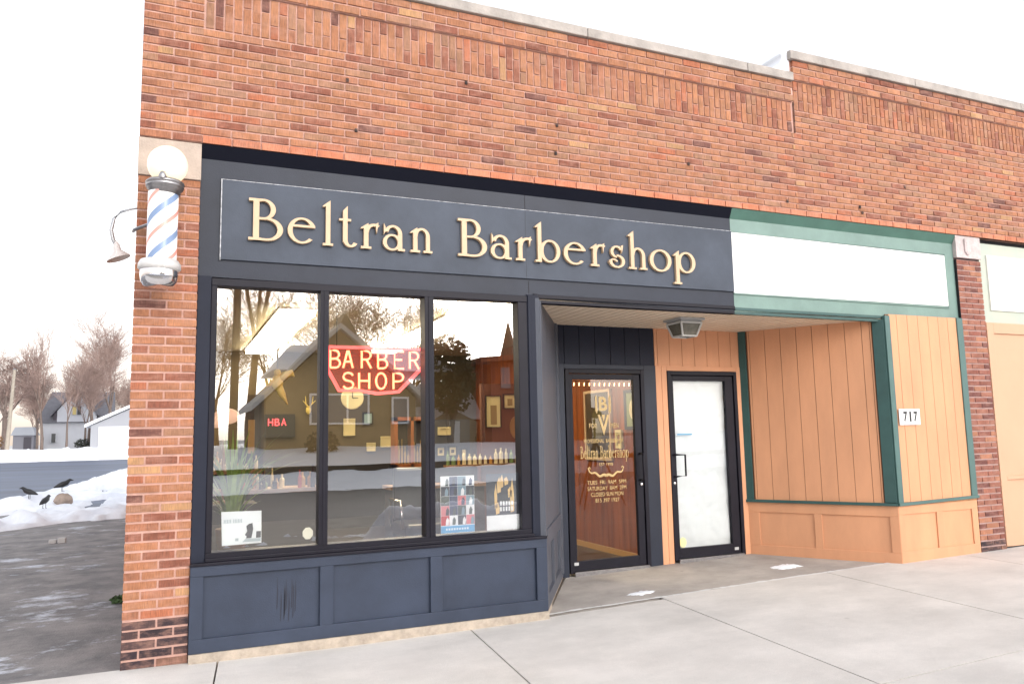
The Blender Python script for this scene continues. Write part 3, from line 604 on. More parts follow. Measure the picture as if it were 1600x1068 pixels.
for wd in ('Beltran', 'Barbershop'):
    for ch in wd:
        g = G(); w = glyph(ch, g); g.b.v = [(x+p[0]*.152, yt+(p[1]-YL)*.06, 1.325+p[2]*.40) for p in g.b.v]; g.b.build('lettering_letter', GL, dl); x += w*.152+.0048
    x += .022
text('lettering_line', 'EST 1998', GL, dl, 4.395, 4.56, 1.245, 1.275, yt)
b = MB()
for s in (-1, 1):
    pts = [(CX+s*u, yt-.002, 1.14+.055*(u/.2)**2+.012*math.sin(u*60)) for u in [i*.02 for i in range(11)]]+[(CX+s*.215, yt-.002, 1.225), (CX+s*.20, yt-.002, 1.235), (CX+s*.19, yt-.002, 1.215)]
    b.tube(pts, [.016-.0008*i for i in range(len(pts))], 5)
b.v = [(p[0], yt-.001-(0.002 if p[1] < yt-.002 else 0), p[2]) for p in b.v]; b.build('scroll_ornament', GL, dl)
for i, (s, w) in enumerate((('TUES  FRI  9AM  5PM', .235), ('SATURDAY  8AM  2PM', .235), ('CLOSED SUN MON', .195), ('815 397 1927', .145))): text('lettering_line', s, GL, dl, CX+.005-w, CX+.005+w, 1.055-.062*i, 1.095-.062*i, yt)

# ---- soffit lamp
sl = thing('ceiling_lamp', 'unlit metal and glass box lamp under the entry soffit', 'lamp')
LX, LY = 5.03, .60
def frus(b, x, y, z0, z1, r0, r1, t=.010):
    c0 = [(x+sx*r0, y+sy*r0, z0) for sx, sy in ((-1, -1), (1, -1), (1, 1), (-1, 1))]; c1 = [(x+sx*r1, y+sy*r1, z1) for sx, sy in ((-1, -1), (1, -1), (1, 1), (-1, 1))]
    for a, c in zip(c0, c1): b.tube([a, c], t, 6)
    for q in (c0, c1):
        for i in range(4): b.tube([q[i], q[(i+1) % 4]], t, 6)
b = MB(); b.box(LX-.15, LX+.15, LY-.15, LY+.15, 2.70, 2.722); b.box(LX-.125, LX+.125, LY-.125, LY+.125, 2.682, 2.70); b.build('base_plate', mat('lamp_grey', (.42, .42, .42), .5), sl, bevel=.003)
b = MB(); frus(b, LX, LY, 2.545, 2.675, .085, .125); b.build('lamp_frame', mat('lamp_white', (.60, .60, .58), .5), sl)
b = MB(); r0, r1 = .08, .12
p = [(LX-r0, LY-r0, 2.55), (LX+r0, LY-r0, 2.55), (LX+r0, LY+r0, 2.55), (LX-r0, LY+r0, 2.55), (LX-r1, LY-r1, 2.68), (LX+r1, LY-r1, 2.68), (LX+r1, LY+r1, 2.68), (LX-r1, LY+r1, 2.68)]
b.hexa(p); b.build('lamp_glass', mat('smoked_glass', (.16, .15, .12), .15, var=.3, vscale=12), sl)

# ---- house number
hn = thing('house_number', 'white plate with black numerals 717 on the peach bay', 'sign')
box('plate', WHITE, hn, 7.255, 7.560, -.020, -.0135, 1.605, 1.773)
for i, ch in enumerate('717'):
    x = 7.315+.075*i; text('digit', ch, BLACK, hn, x+(.012 if ch == '1' else 0), x+(.038 if ch == '1' else .056), 1.640, 1.745, -.020, bold=.035)

# ------------------------------------------------------------------ barber pole
bp = thing('barber_pole', 'lit barber pole with white globe and red and blue stripes on the corner pier', 'barber pole')
PX, PY = .182, -.25; PXb = .150
def pole_stripes():
    m = bpy.data.materials.new('pole_stripes'); m.use_nodes = True; n = m.node_tree.nodes; l = m.node_tree.links; b = n['Principled BSDF']
    tc = n.new('ShaderNodeTexCoord'); sp = n.new('ShaderNodeSeparateXYZ'); l.new(tc.outputs['Object'], sp.inputs[0])
    def mt(op, a, bb=None):
        q = n.new('ShaderNodeMath'); q.operation = op
        for i, v in enumerate((a, bb)):
            if v is None: continue
            if isinstance(v, (int, float)): q.inputs[i].default_value = v
            else: l.new(v, q.inputs[i])
        return q.outputs[0]
    ang = mt('ARCTAN2', mt('SUBTRACT', sp.outputs[1], PY), mt('SUBTRACT', sp.outputs[0], PX-.012))
    ph = mt('FRACT', mt('ADD', mt('ADD', mt('DIVIDE', mt('MULTIPLY', ang, -2), 2*math.pi), mt('MULTIPLY', sp.outputs[2], 3.7)), 20.515))
    cr = n.new('ShaderNodeValToRGB'); cr.color_ramp.interpolation = 'LINEAR'; e = cr.color_ramp.elements
    W = (.82, .80, .80, 1); Rd = (.66, .27, .23, 1); Bl = (.17, .24, .38, 1)
    e[0].position = 0; e[0].color = W; e[1].position = 1; e[1].color = W
    for p_, c in ((.12, W), (.16, Rd), (.25, Rd), (.29, W), (.57, W), (.61, Bl), (.77, Bl), (.81, W)):
        q = e.new(p_); q.color = c
    l.new(ph, cr.inputs[0]); l.new(cr.outputs[0], b.inputs['Base Color']); l.new(cr.outputs[0], b.inputs['Emission Color']); b.inputs['Emission Strength'].default_value = .28
    b.inputs['Roughness'].default_value = .12
    return m
GB = mat('lit_globe', (.62, .56, .45), .25, emit=(1, .84, .56), estr=.52)
b = MB(); b.ell((PX+.008, PY, 3.468), (.128, .128, .132), 32, 20); b.build('globe', GB, bp, smooth=True)
b = MB(); b.lathe([(.06, .075), (.105, .07), (.122, .055), (.124, .045), (.116, .040), (.120, .030), (.120, .022), (.110, .018), (.113, .008), (.100, 0), (.098, -.03), (.09, -.03)], (PX-.004, PY, 3.285), 36); b.build('cap', STEEL, bp, smooth=True)
b = MB(); b.lathe([(.02, .0), (.026, .02), (.014, .05), (.0, .055)], (PX-.02, PY-.108, 3.335), 12); b.build('finial', STEEL, bp, smooth=True)
b = MB(); b.lathe([(.094, 0), (.096, .5)], (PX-.012, PY, 2.768), 40); b.build('striped_cylinder', pole_stripes(), bp, smooth=True)
b = MB(); b.lathe([(.095, .06), (.118, .055), (.132, .03), (.134, 0), (.122, -.014), (.116, -.016)], (PX-.022, PY, 2.745), 36); b.build('collar', mat('white_metal', (.70, .69, .68), .35, .3), bp, smooth=True)
b = MB(); b.lathe([(.117, 0), (.119, -.035), (.112, -.075), (.095, -.105), (.05, -.122), (0, -.125)], (PX-.024, PY, 2.732), 36); b.build('dome', CHROME, bp, smooth=True)
b = MB(); b.box(.12, .22, -.16, .0, 2.95, 3.0); b.box(.12, .22, -.16, .0, 3.24, 3.28); b.box(.09, .25, -.012, .0, 2.9, 3.32); b.tube([(.11, -.2, 3.07), (-.01, -.03, 3.055), (-.02, .04, 3.06)], .012, 6); b.build('bracket', STEEL, bp)
# gooseneck lamp on the side wall
gn = thing('gooseneck_lamp', 'pale curved gooseneck lamp arm reaching out from the side wall', 'lamp')
b = MB(); pts = [(-.0, .5, 3.357), (-.06, .5, 3.345), (-.13, .5, 3.315), (-.175, .5, 3.26), (-.19, .5, 3.17), (-.175, .5, 3.10), (-.15, .5, 3.05)]
b.tube(pts, [.008, .008, .010, .012, .014, .014, .012], 8); b.build('arm', mat('galvanised', (.50, .51, .53), .4, .5), gn, smooth=True)
b = MB(); b.lathe([(.012, .12), (.025, .09), (.03, .05), (.085, .0), (.088, -.01)], (0, 0, 0), 20); b.v = [(-.135+p[0]*.9+p[2]*-.18, .5+p[1], 2.965+p[2]+p[0]*.35) for p in b.v]; b.build('shade', mat('shade_white', (.7, .66, .64), .5), gn, smooth=True)
b = MB(); b.lathe([(.0, 0), (.05, 0), (.05, .012), (0, .012)], n=16); b.v = [(-.0-p[2], .5+p[0], 3.357+p[1]) for p in b.v]; b.build('mounting_plate', mat('galvanised', (0, 0, 0)), gn)

# ------------------------------------------------------------------ interior
fl = MB(); fl.hprism([(.2, .30), (3.30, .30), (4.0, 1.37), (5.15, 1.37), (5.15, 7.0), (.2, 7.0)], .10, .15); fl.build('interior_floor', mat('brown_floor', (.05, .034, .02), .35, var=.2, vscale=5), bld)
b = MB(); b.box(.2, .26, .302, 7, .15, 2.97); b.box(.26, 5.2, 6.9, 7.0, .15, 2.97); b.build('interior_wall', TAUPE, bld)
b = MB(); b.box(.26, 5.15, 6.86, 6.898, .15, 1.15); b.build('wainscot', mat('wainscot_dark', (.022, .018, .015), .5), bld)
b = MB(); b.box(.2, 5.2, .302, 7.0, 2.97, 3.02); b.build('interior_ceiling', mat('ceiling_tile', (.62, .55, .42), .8), bld)
b = MB(); y = 1.40
while y < 6.9: b.box(5.165, 5.18, y+.003, y+.117, .15, 2.97); y += .12
wp = b.build('panelled_wall', WOOD, bld); box('panel_gap', DARK, wp, 5.18, 5.24, 1.40, 7.0, .15, 2.97)
box('baseboard', mat('yellow_wood', (.50, .28, .08), .4), wp, 5.14, 5.163, 1.42, 6.9, .15, .215)
# inside faces round the window opening
b = MB(); b.box(.26, .50, .155, .30, .10, 2.97); b.box(.26, 3.2, .155, .30, 2.755, 2.97); b.build('interior_wall', TAUPE, bld)
b = MB(); b.box(.41, 3.05, .125, .60, .70, .74); b.build('window_shelf', WOODL, bld)
b = MB(); b.box(.41, 3.0, .13, .17, .12, .70); b.build('interior_wall', TAUPE, bld)
TUBE = mat('fluorescent', (1, 1, 1), .5, emit=(1, .84, .55), estr=13.0)
for i, (x0, y0, y1, lb) in enumerate(((1.28, 2.45, 6.6, 'long lit fluorescent ceiling fixture seen in the left pane'), (3.12, 1.45, 6.1, 'long lit fluorescent ceiling fixture seen across the middle and right panes'))):
    t = thing('ceiling_light', lb, 'light', 'ceiling fixtures inside the shop'); box('diffuser', TUBE, t, x0, x0+.36, y0, y1, 2.90, 2.945); box('housing', WHITE, t, x0-.02, x0+.38, y0-.02, y1+.02, 2.946, 2.969)
# neon sign
ng = thing('neon_sign', 'red neon sign reading BARBER SHOP hanging in the middle pane', 'neon sign')
NEON = mat('neon_tube', (1, .3, .2), .3, emit=(1, .21, .09), estr=4.0); NEONR = mat('neon_border', (.8, .2, .2), .3, emit=(1, .10, .09), estr=1.6)
yn = .16
def ntube(name, pts, r, m, closed=False):
    b = MB(); b.tube([(p[0], yn, p[1]) for p in pts]+([(pts[0][0], yn, pts[0][1])] if closed else []), r, 6); return b.build(name, m, ng, smooth=True)
bd = [(1.358, 2.30), (2.118, 2.30), (2.126, 2.15), (1.92, 1.945), (1.74, 1.93), (1.60, 1.955), (1.44, 1.955), (1.352, 2.115)]
ntube('border_tube', bd, .009, NEONR, True); ntube('border_tube', [(1.37, 2.288), (2.104, 2.288), (2.11, 2.155), (1.912, 1.958), (1.745, 1.944), (1.60, 1.968), (1.45, 1.968), (1.366, 2.12)], .005, NEONR, True)
def arcp(cx, cz, rx, rz, a0, a1, n=8): return [(cx+rx*math.cos(R(a0+(a1-a0)*i/n)), cz+rz*math.sin(R(a0+(a1-a0)*i/n))) for i in range(n+1)]
def neon(ch, x, z, w, h):
    S = lambda pts: [(x+p[0]*w, z+p[1]*h) for p in pts]
    st = {'B': [[(0, .03), (0, 1)]+arcp(.45, .76, .45, .24, 90, -90)+[(.1, .5)], [(.1, .5)]+arcp(.5, .26, .5, .26, 90, -90)+[(.0, 0)]],
          'A': [[(0, 0), (.45, 1), (.55, 1), (1, 0)], [(.2, .36), (.8, .36)]],
          'R': [[(0, 0), (0, 1)]+arcp(.5, .75, .45, .25, 90, -90)+[(.1, .5)], [(.5, .5), (1, 0)]],
          'E': [[(1, 1), (0, 1), (0, 0), (1, 0)], [(0, .52), (.8, .52)]],
          'S': [arcp(.5, .75, .48, .25, 20, 270)+arcp(.5, .25, .5, .25, 90, -160)],
          'H': [[(0, 0), (0, 1)], [(1, 0), (1, 1)], [(0, .5), (1, .5)]],
          'O': [arcp(.5, .5, .5, .5, 90, 450, 18)], 'P': [[(0, 0), (0, 1)]+arcp(.5, .74, .5, .26, 90, -90)+[(.1, .48)]]}[ch]
    b = MB()
    for s in st: b.tube([(p[0], yn, p[1]) for p in S(s)], .0085, 6)
    b.build('neon_letter', NEON, ng, smooth=True)
for ch, x in zip('BARBER', (1.375, 1.475, 1.62, 1.75, 1.885, 2.01)): neon(ch, x, 2.135, .075, .135)
for ch, x in zip('SHOP', (1.475, 1.60, 1.735, 1.875)): neon(ch, x, 1.972, .08, .125)
b = MB(); b.prism(bd[::-1], yn+.03, yn+.035); m = bpy.data.materials.new('acrylic'); m.use_nodes = True; n = m.node_tree.nodes; n.clear(); o = n.new('ShaderNodeOutputMaterial'); t = n.new('ShaderNodeBsdfTransparent'); t.inputs[0].default_value = (1, .80, .80, 1); g2 = n.new('ShaderNodeBsdfDiffuse'); g2.inputs[0].default_value = (.75, .2, .2, 1); mx = n.new('ShaderNodeMixShader'); mx.inputs[0].default_value = .10
m.node_tree.links.new(t.outputs[0], mx.inputs[1]); m.node_tree.links.new(g2.outputs[0], mx.inputs[2]); m.node_tree.links.new(mx.outputs[0], o.inputs[0]); b.build('backing', m, ng)
b = MB()
for x in (1.43, 2.03): b.tube([(x, yn+.03, 2.29), (x, yn+.03, 2.754)], .003, 4)
b.build('hanging_wire', BLACK, ng)
# posters and stickers on the glass
yp = .066
ps = thing('poster', 'white poster with grey lettering and a dark bowed figure in the left pane', 'poster', 'posters inside the window')
b = MB(); b.hexa([(.612, yp, .858), (.878, yp, .862), (.878, yp+.002, .862), (.612, yp+.002, .858), (.603, yp, 1.094), (.875, yp, 1.088), (.875, yp+.002, 1.088), (.603, yp+.002, 1.094)]); b.build('sheet', mat('poster_white', (.84, .88, .89), .6), ps)
b = MB(); yq = yp-.001
b.prism([(.765, .925), (.79, .90), (.81, .905), (.82, .96), (.815, 1.005), (.79, 1.0), (.773, .985), (.78, .95)], yq, yp-.0002); b.prism([(.77, .90), (.81, .90), (.812, .925), (.785, .925)], yq-.0003, yp-.0002); b.prism([(.84, .90), (.873, .90), (.873, .945), (.842, .945)], yq, yp-.0002)
b.build('printed_figure', mat('print_black', (.05, .06, .08), .6), ps)
b = MB(); random.seed(9)
for i in range(12):
    if i != 5: x = .622+.0105*i; b.box(x, x+.005, yq, yp-.0002, 1.012, 1.038)
b.box(.70, .722, yq, yp-.0002, .885, .905); b.prism([(.745, .875), (.873, .875), (.873, .897), (.77, .897)], yq, yp-.0002); b.build('printed_lettering', mat('print_grey', (.45, .52, .55), .6), ps)
b = MB(); b.prism([(1.203+.040*math.cos(R(22.5+45*k)), .905+.045*math.sin(R(22.5+45*k))) for k in range(8)], yp-.001, yp+.001)
tag(b.build('octagonal_sticker', mat('cream_sticker', (.83, .82, .70), .5)), 'cream eight-sided sticker low beside the first mullion', 'sticker')
ps = thing('poster', 'collage poster of small photos with a light blue foot in the right pane', 'poster', 'posters inside the window')
box('sheet', mat('poster_white', 0), ps, 2.228, 2.513, yp, yp+.002, .83, 1.274)
cl = {'w': PAPER, 'k': mat('print_black', 0), 'n': mat('print_navy', (.06, .08, .16), .5), 'r': RED, 'b': mat('print_teal', (.22, .33, .40), .5), 'g': mat('print_green', (.09, .12, .11), .5), 'p': mat('print_pink', (.65, .22, .24), .5)}
for r_, row in enumerate(('wnbw', 'knbk', 'gnpb', 'pngw', 'rwkp')):
    for c_, k in enumerate(row):
        x = 2.230+.0705*c_; z = 1.270-.076*(r_+1)
        box('printed_photo', cl[k], ps, x+.001, x+.0695, yp-.001, yp-.0001, z+.001, z+.075)
        random.seed(r_*5+c_); bb = MB(); q = random.random()*.02
        bb.prism([(x+.02+q, z+.003), (x+.045+q, z+.003), (x+.05+q, z+.04), (x+.036+q, z+.065), (x+.024+q, z+.045)], yp-.0016, yp-.0011); bb.build('printed_figure', cl[random.choice('kwbgn')], ps)
box('printed_foot', BLUE, ps, 2.229, 2.512, yp-.001, yp-.0001, .832, .886)
b = MB()
for i in range(9): b.box(2.27+.022*i, 2.284+.022*i, yp-.0016, yp-.0011, .852, .868)
b.build('printed_lettering', PAPER, ps)
ps = thing('poster', 'black show poster with golden figures over a blank white foot in the right pane', 'poster', 'posters inside the window')
box('sheet', mat('print_black', 0), ps, 2.618, 2.921, yp, yp+.002, .94, 1.277); box('blank_foot', PAPER, ps, 2.617, 2.921, yp-.001, yp+.001, .826, .945)
b = MB(); random.seed(4)
for x, z0, z1, w in ((2.69, 1.0, 1.20, .02), (2.715, 1.12, 1.25, .03), (2.745, 1.16, 1.27, .022), (2.78, 1.18, 1.25, .03), (2.83, .96, 1.24, .03), (2.70, .95, 1.05, .03), (2.81, 1.08, 1.17, .03)):
    b.prism([(x, z0), (x+w, z0+.01), (x+w*1.1, (z0+z1)/2), (x+w*.6, z1), (x-.004, (z0+z1)/2+.02)], yp-.0012, yp-.0001)
b.build('printed_figure', mat('print_gold', (.75, .55, .25), .5), ps)
b = MB()
for i in range(5): b.box(2.735+.025*i, 2.752+.025*i, yp-.0018, yp-.0013, 1.02, 1.055); b.box(2.735+.025*i, 2.750+.025*i, yp-.0018, yp-.0013, .975, 1.01)
b.build('printed_lettering', PAPER, ps)
# things in the shop
def frame_pic(name, label, cat, x0, x1, z0, z1, y, fm, pm, w=.03, group=None, art=None):
    t = thing(name, label, cat, group); b = MB(); b.box(x0, x1, y-.03, y, z1-w, z1); b.box(x0, x1, y-.03, y, z0, z0+w); b.box(x0, x0+w, y-.03, y, z0+w, z1-w); b.box(x1-w, x1, y-.03, y, z0+w, z1-w)
    b.build('frame', fm, t); box('picture', pm, t, x0+w, x1-w, y-.015, y-.005, z0+w, z1-w)
    if art: box('picture_motif', art, t, x0+w+(x1-x0-2*w)*.3, x1-w-(x1-x0-2*w)*.25, y-.018, y-.0155, z0+w+.03, z0+w+(z1-z0-2*w)*.7)
    return t
YI = 6.88
MIR = mat('mirror', (.7, .68, .62), .05, 1)
CARD = mat('cream_card', (.70, .60, .32), .6)
t = thing('led_clock', 'black digital clock with red glowing digits on the back wall', 'clock')
box('case', BLACK, t, 1.60, 2.06, YI-.05, YI, 1.62, 1.98)
LEDM = mat('led_red', (1, .1, .1), .4, emit=(1, .06, .08), estr=2.2)
for i, s in enumerate(('H', 'B', 'A')):
    text('digit', s, LEDM, t, 1.65+.10*i, 1.725+.10*i, 1.80, 1.91, YI-.052)
t = thing('hanging_bird', 'yellow bird-shaped ornament hanging in the left pane', 'ornament')
GO = mat('yellow_leaf', (.88, .68, .18), .5, emit=(.72, .5, .12), estr=0)
b = MB(); b.ell((1.07, .9, 2.07), (.05, .03, .07)); b.ell((1.07, .9, 2.15), (.03, .025, .035)); b.tube([(1.08, .9, 2.08), (1.13, .9, 2.13), (1.19, .9, 2.15), (1.21, .9, 2.12)], [.02, .035, .03, .004], 8); b.tube([(1.06, .9, 2.09), (1.0, .9, 2.07), (.93, .9, 2.03), (.90, .9, 2.02)], [.02, .04, .03, .004], 8); b.tube([(1.08, .9, 2.04), (1.11, .9, 1.97), (1.16, .9, 1.88)], [.035, .03, .003], 8); b.build('body', GO, t, smooth=True)
b = MB(); b.tube([(1.07, .9, 2.18), (1.07, .9, 2.97)], .003, 4); b.build('hanging_wire', BLACK, t)
frame_pic('wall_clock', 'tall narrow dark case clock on the wall in the left pane', 'clock', .98, 1.20, 1.38, 2.02, 3.4, BLACK, mat('dark_case_glass', (.03, .03, .03), .4), art=mat('brass_pendulum', (.4, .25, .1), .4))
b = MB(); b.box(.95, 1.23, 3.4, 3.5, .15, 2.1); tag(b.build('cupboard', mat('dark_brown', (.04, .028, .018), .6)), 'tall dark brown cupboard in the left of the shop', 'cupboard')
t = thing('round_clock', 'round cream wall clock under the neon sign', 'clock')
b = MB(); b.lathe([(0, 0), (.155, 0), (.165, .02), (.155, .03), (0, .03)], n=32); b.v = [(2.66+p[0], 5.4-p[2], 2.16+p[1]) for p in b.v]; b.build('face', mat('cream_face', (.78, .68, .40), .5, emit=(.8, .65, .3), estr=0), t)
b = MB(); b.box(2.655, 2.665, 5.36, 5.366, 2.16, 2.27); b.box(2.66, 2.74, 5.36, 5.366, 2.155, 2.165); b.build('hand', BLACK, t); b = MB(); b.box(2.3, 3.0, 5.40, 5.42, 2.1, 2.97); 
t2_ = thing('antler_mount', 'small gilded antler mount on the back wall', 'antlers'); b = MB()
for s in (-1, 1): b.tube([(2.27, YI-.05, 2.08), (2.27+s*.05, YI-.08, 2.14), (2.27+s*.06, YI-.1, 2.26)], [.014, .010, .004], 5); b.tube([(2.27+s*.05, YI-.08, 2.14), (2.27+s*.10, YI-.1, 2.19)], [.010, .004], 5)
b.build('antler', GO, t2_); b = MB(); b.ell((2.27, YI-.03, 2.04), (.04, .03, .07)); b.build('mount', GO, t2_, smooth=True)
# oak display cabinet with mirror
t = thing('oak_cabinet', 'oak display cabinet with bottles behind its glass in the middle pane', 'cabinet')
b = MB(); x0, x1, z0, z1, y = 3.10, 3.62, 1.16, 1.86, 4.9
b.box(x0, x1, y-.2, y, z1-.05, z1); b.box(x0, x1, y-.2, y, z0, z0+.05); b.box(x0, x0+.05, y-.2, y, z0, z1); b.box(x1-.05, x1, y-.2, y, z0, z1); b.box(x0+.24, x0+.28, y-.2, y, z0, z1); b.build('case', mat('cherry_wood', (.36, .12, .035), .35, var=.2, vscale=6), t)
box('back', mat('dark_brown', 0), t, x0+.05, x1-.05, y-.02, y, z0+.05, z1-.05)
b = MB(); random.seed(6)
for i in range(8): x = x0+.09+.045*i; h = .1+.3*random.random(); b.lathe([(.016, 0), (.018, h*.6), (.006, h*.75), (.006, h), (0, h)], (x, y-.1, z0+.05), 8)
b.build('bottle_row', mat('amber_glass', (.45, .30, .10), .2), t)
for args in [('small_picture', 'small dark framed picture beside the oak cabinet', 'picture', 3.02, 3.18, 1.80, 2.0, BLACK, mat('pic_teal', (.30, .42, .42), .5)),
             ('card', 'cream card pinned at the middle of the back wall', 'card', 2.72, 2.90, 1.62, 1.90, CARD, CARD),
             ('card', 'wide cream card just left of the oak cabinet', 'card', 3.30, 3.50, 1.42, 1.60, CARD, CARD),
             ('card', 'small square cream card, lowest of the back wall cards', 'card', 3.08, 3.22, 1.36, 1.50, CARD, CARD)]:
    nm, lb, ct, a, c_, d, e, fm, pm = args; frame_pic(nm, lb, ct, a*1.06-.05, c_*1.06-.05, d, e, YI, fm, pm, .02)
frame_pic('certificate', 'tall cream framed certificate seen in the right pane', 'certificate', 3.98, 4.20, 1.68, 2.10, 3.5, BLACK, CARD, .012, art=mat('sepia', (.28, .20, .09), .6))
frame_pic('photograph', 'small bright framed photograph above the round wooden plaque', 'picture', 4.23, 4.42, 1.92, 2.12, 3.5, BLACK, CARD, .015, art=mat('sepia', (0, 0, 0)))
b = MB(); b.box(3.93, 4.55, 3.5, 3.56, .15, 2.25); tag(b.build('partition', mat('brown_partition', (.12, .04, .02), .6)), 'red brown boarded partition inside the shop seen in the right pane', 'partition')
b = MB(); b.lathe([(0, 0), (.10, 0), (.10, .02), (0, .02)], n=24); b.v = [(4.42+p[0], 3.49-p[2], 1.68+p[1]*1.5) for p in b.v]; tag(b.build('round_plaque', WOODL), 'round golden wood plaque on the partition', 'plaque')
for i, (x, z, s) in enumerate(((3.40, 1.60, .17), (3.37, 1.32, .13), (3.53, 1.32, .13), (3.70, 1.32, .10))):
    frame_pic('small_picture', ['small cream picture in the right pane, topmost of four', 'small dark framed picture directly below the cream one', 'small dark framed picture in the middle of the low row', 'narrow dark framed picture at the right end of the low row'][i], 'picture', x, x+s, z, z+s*(.6 if i == 0 else 1.1), 3.7, BLACK if i else CARD, CARD, .02, art=mat('dark_brown', 0) if i else None)
b = MB(); b.box(3.36, 3.84, 3.7, 3.74, .15, 1.80); tag(b.build('partition', mat('grey_partition', (.055, .055, .06), .7)), 'grey half-height partition behind the right pane', 'partition')
# counters
for (x0, x1, y0, y1, zt, lb) in ((.30, 1.75, 2.6, 3.1, 1.08, 'dark counter along the left side crowded with bottles'), (2.6, 3.8, 3.0, 3.4, 1.02, 'low dark counter in the middle of the shop')):
    t = thing('counter', lb, 'counter', 'counters in the shop'); box('cabinet', mat('dark_brown', 0), t, x0+.03, x1-.03, y0+.03, y1, .15, zt-.04); box('worktop', WOODL, t, x0, x1, y0, y1, zt-.04, zt)
random.seed(12)
BC = [mat('bottle_amber', (.55, .30, .08), .15), mat('bottle_cream', (.75, .65, .40), .3), mat('bottle_dark', (.05, .03, .03), .15), mat('bottle_green', (.20, .28, .10), .15), mat('bottle_red', (.5, .08, .05), .2)]
b = MB(); b.box(.35, 1.2, 2.93, 3.08, 1.24, 1.27); b.box(.35, .38, 2.93, 3.08, 1.08, 1.24); b.box(1.17, 1.2, 2.93, 3.08, 1.08, 1.24); tag(b.build('shelf', WOODL), 'small raised wooden bottle shelf on the left counter', 'shelf')
for i in range(44):
    x = random.uniform(.38, 1.68); h = random.uniform(.07, .24); r_ = random.uniform(.014, .036); y = random.uniform(2.64, 2.88); k = random.choice((0, 0, 1, 1, 1, 2, 3, 4))
    if i % 3 == 0: x = .42+.045*i/3*1.1
    top = i % 3 == 0
    b = MB(); b.lathe([(0, 0), (r_, 0), (r_, h*.6), (r_*.4, h*.75), (r_*.4, h), (0, h)], (x, 3.0 if top else y, 1.27 if top else 1.08), 10)
    tag(b.build('bottle', BC[k], smooth=False), '%s bottle among those crowded on the left counter' % ['amber', 'cream', 'dark', 'green', 'red'][k], 'bottle', 'bottles on the left counter in %s' % ['amber', 'cream', 'dark', 'green', 'red'][k])
b = MB(); b.box(3.40, 4.50, 3.36, 3.49, 1.20, 1.225); tag(b.build('wall_shelf', WOODL), 'wooden product shelf before the partitions in the right pane', 'shelf')
for i in range(15):
    x = 3.44+.072*i; h = random.uniform(.09, .2); r_ = random.uniform(.018, .03); k = random.choice((0, 1, 1, 1, 3)); b = MB(); b.lathe([(0, 0), (r_, 0), (r_, h*.65), (r_*.4, h*.8), (r_*.4, h), (0, h)], (x, 3.42, 1.225), 10)
    tag(b.build('bottle', BC[k]), '%s bottle on the product shelf in the right pane' % ['amber', 'cream', 'dark', 'green', 'red'][k], 'bottle', 'bottles on the product shelf in %s' % ['amber', 'cream', 'dark', 'green', 'red'][k])
# plant in the left of the window
t = thing('potted_plant', 'strap-leaved green plant at the left side of the window', 'plant')
b = MB(); b.lathe([(0, 0), (.09, 0), (.12, .2), (.105, .2), (.1, .17), (0, .17)], (.70, .42, .74), 20); b.build('pot', mat('terracotta', (.25, .12, .06), .7), t, smooth=True)
b = MB(); random.seed(21)
for i in range(60):
    a = random.uniform(0, 6.28); L = random.uniform(.25, 1.05); lean = random.uniform(.15, .7); w = random.uniform(.010, .024)
    p = Vector((.70+.04*math.cos(a), .42+.04*math.sin(a), .92)); d = Vector((math.cos(a), math.sin(a)*.6, 0)); sd = Vector((-d.y, d.x, 0)).normalized(); pts = []
    for k in range(7):
        u = k/6; q = p+d*(L*lean*u*u)+Vector((0, 0, L*(u-.35*lean*u*u*1.8))); pts.append((q, w*(1-u)**.6+.001))
    vs = [v for q, ww in pts for v in ((max(.3, (q-sd*ww).x), max(.2, (q-sd*ww).y), q.z), (max(.3, (q+sd*ww).x), max(.2, (q+sd*ww).y), q.z))]
    b.add(vs, [(2*k, 2*k+1, 2*k+3, 2*k+2) for k in range(6)])
b.build('leaf_mass', mat('plant_leaf', (.20, .30, .05), .5, var=.4, vscale=6), t)
# lamp at far left of the window
t = thing('table_lamp', 'pale pink table lamp at the left edge of the window', 'lamp')
b = MB(); b.tube([(.68, 1.3, 1.08), (.68, 1.3, 1.72)], .012, 8); b.lathe([(.0, 0), (.08, 0), (.07, .02), (0, .03)], (.68, 1.3, 1.06), 16); b.build('stand', WOODL, t)
b = MB(); b.ell((.70, 1.3, 1.80), (.11, .1, .07), 14, 8); b.ell((.62, 1.3, 1.76), (.08, .08, .06), 12, 8); b.build('lamp_shade', mat('peach_shade', (.70, .48, .34), .7, emit=(1, .6, .4), estr=.5), t, smooth=True)
b = MB(); b.box(.28, .95, 1.1, 1.5, .15, 1.06); tag(b.build('side_table', mat('dark_brown', 0)), 'dark side table under the pink lamp', 'table')
# barber chairs
def barber_chair(x, y, label):
    t = thing('barber_chair', label, 'chair', 'barber chairs', (x, y, .15)); LE = mat('black_leather', (.02, .018, .018), .35)
    b = MB(); b.lathe([(0, 0), (.28, 0), (.26, .03), (.06, .06), (.05, .4), (0, .4)], n=24); b.build('pedestal', CHROME, t, smooth=True)
    box('seat', LE, t, -.28, .28, -.28, .28, .40, .55, bevel=.04)
    b = MB(); b.hexa([(-.26, .22, .55), (.26, .22, .55), (.26, .34, .55), (-.26, .34, .55), (-.22, .38, 1.1), (.22, .38, 1.1), (.22, .48, 1.1), (-.22, .48, 1.1)]); b.build('backrest', LE, t, bevel=.03)
    for s in (-1, 1): b = MB(); b.tube([(s*.30, .25, .5), (s*.31, .2, .78), (s*.31, -.2, .78), (s*.30, -.25, .5)], .02, 8); b.build('armrest', CHROME, t, smooth=True)
    b = MB(); b.box(-.2, .2, -.55, -.42, .16, .2); b.tube([(0, -.25, .35), (0, -.48, .19)], .02, 6); b.build('footrest', CHROME, t)
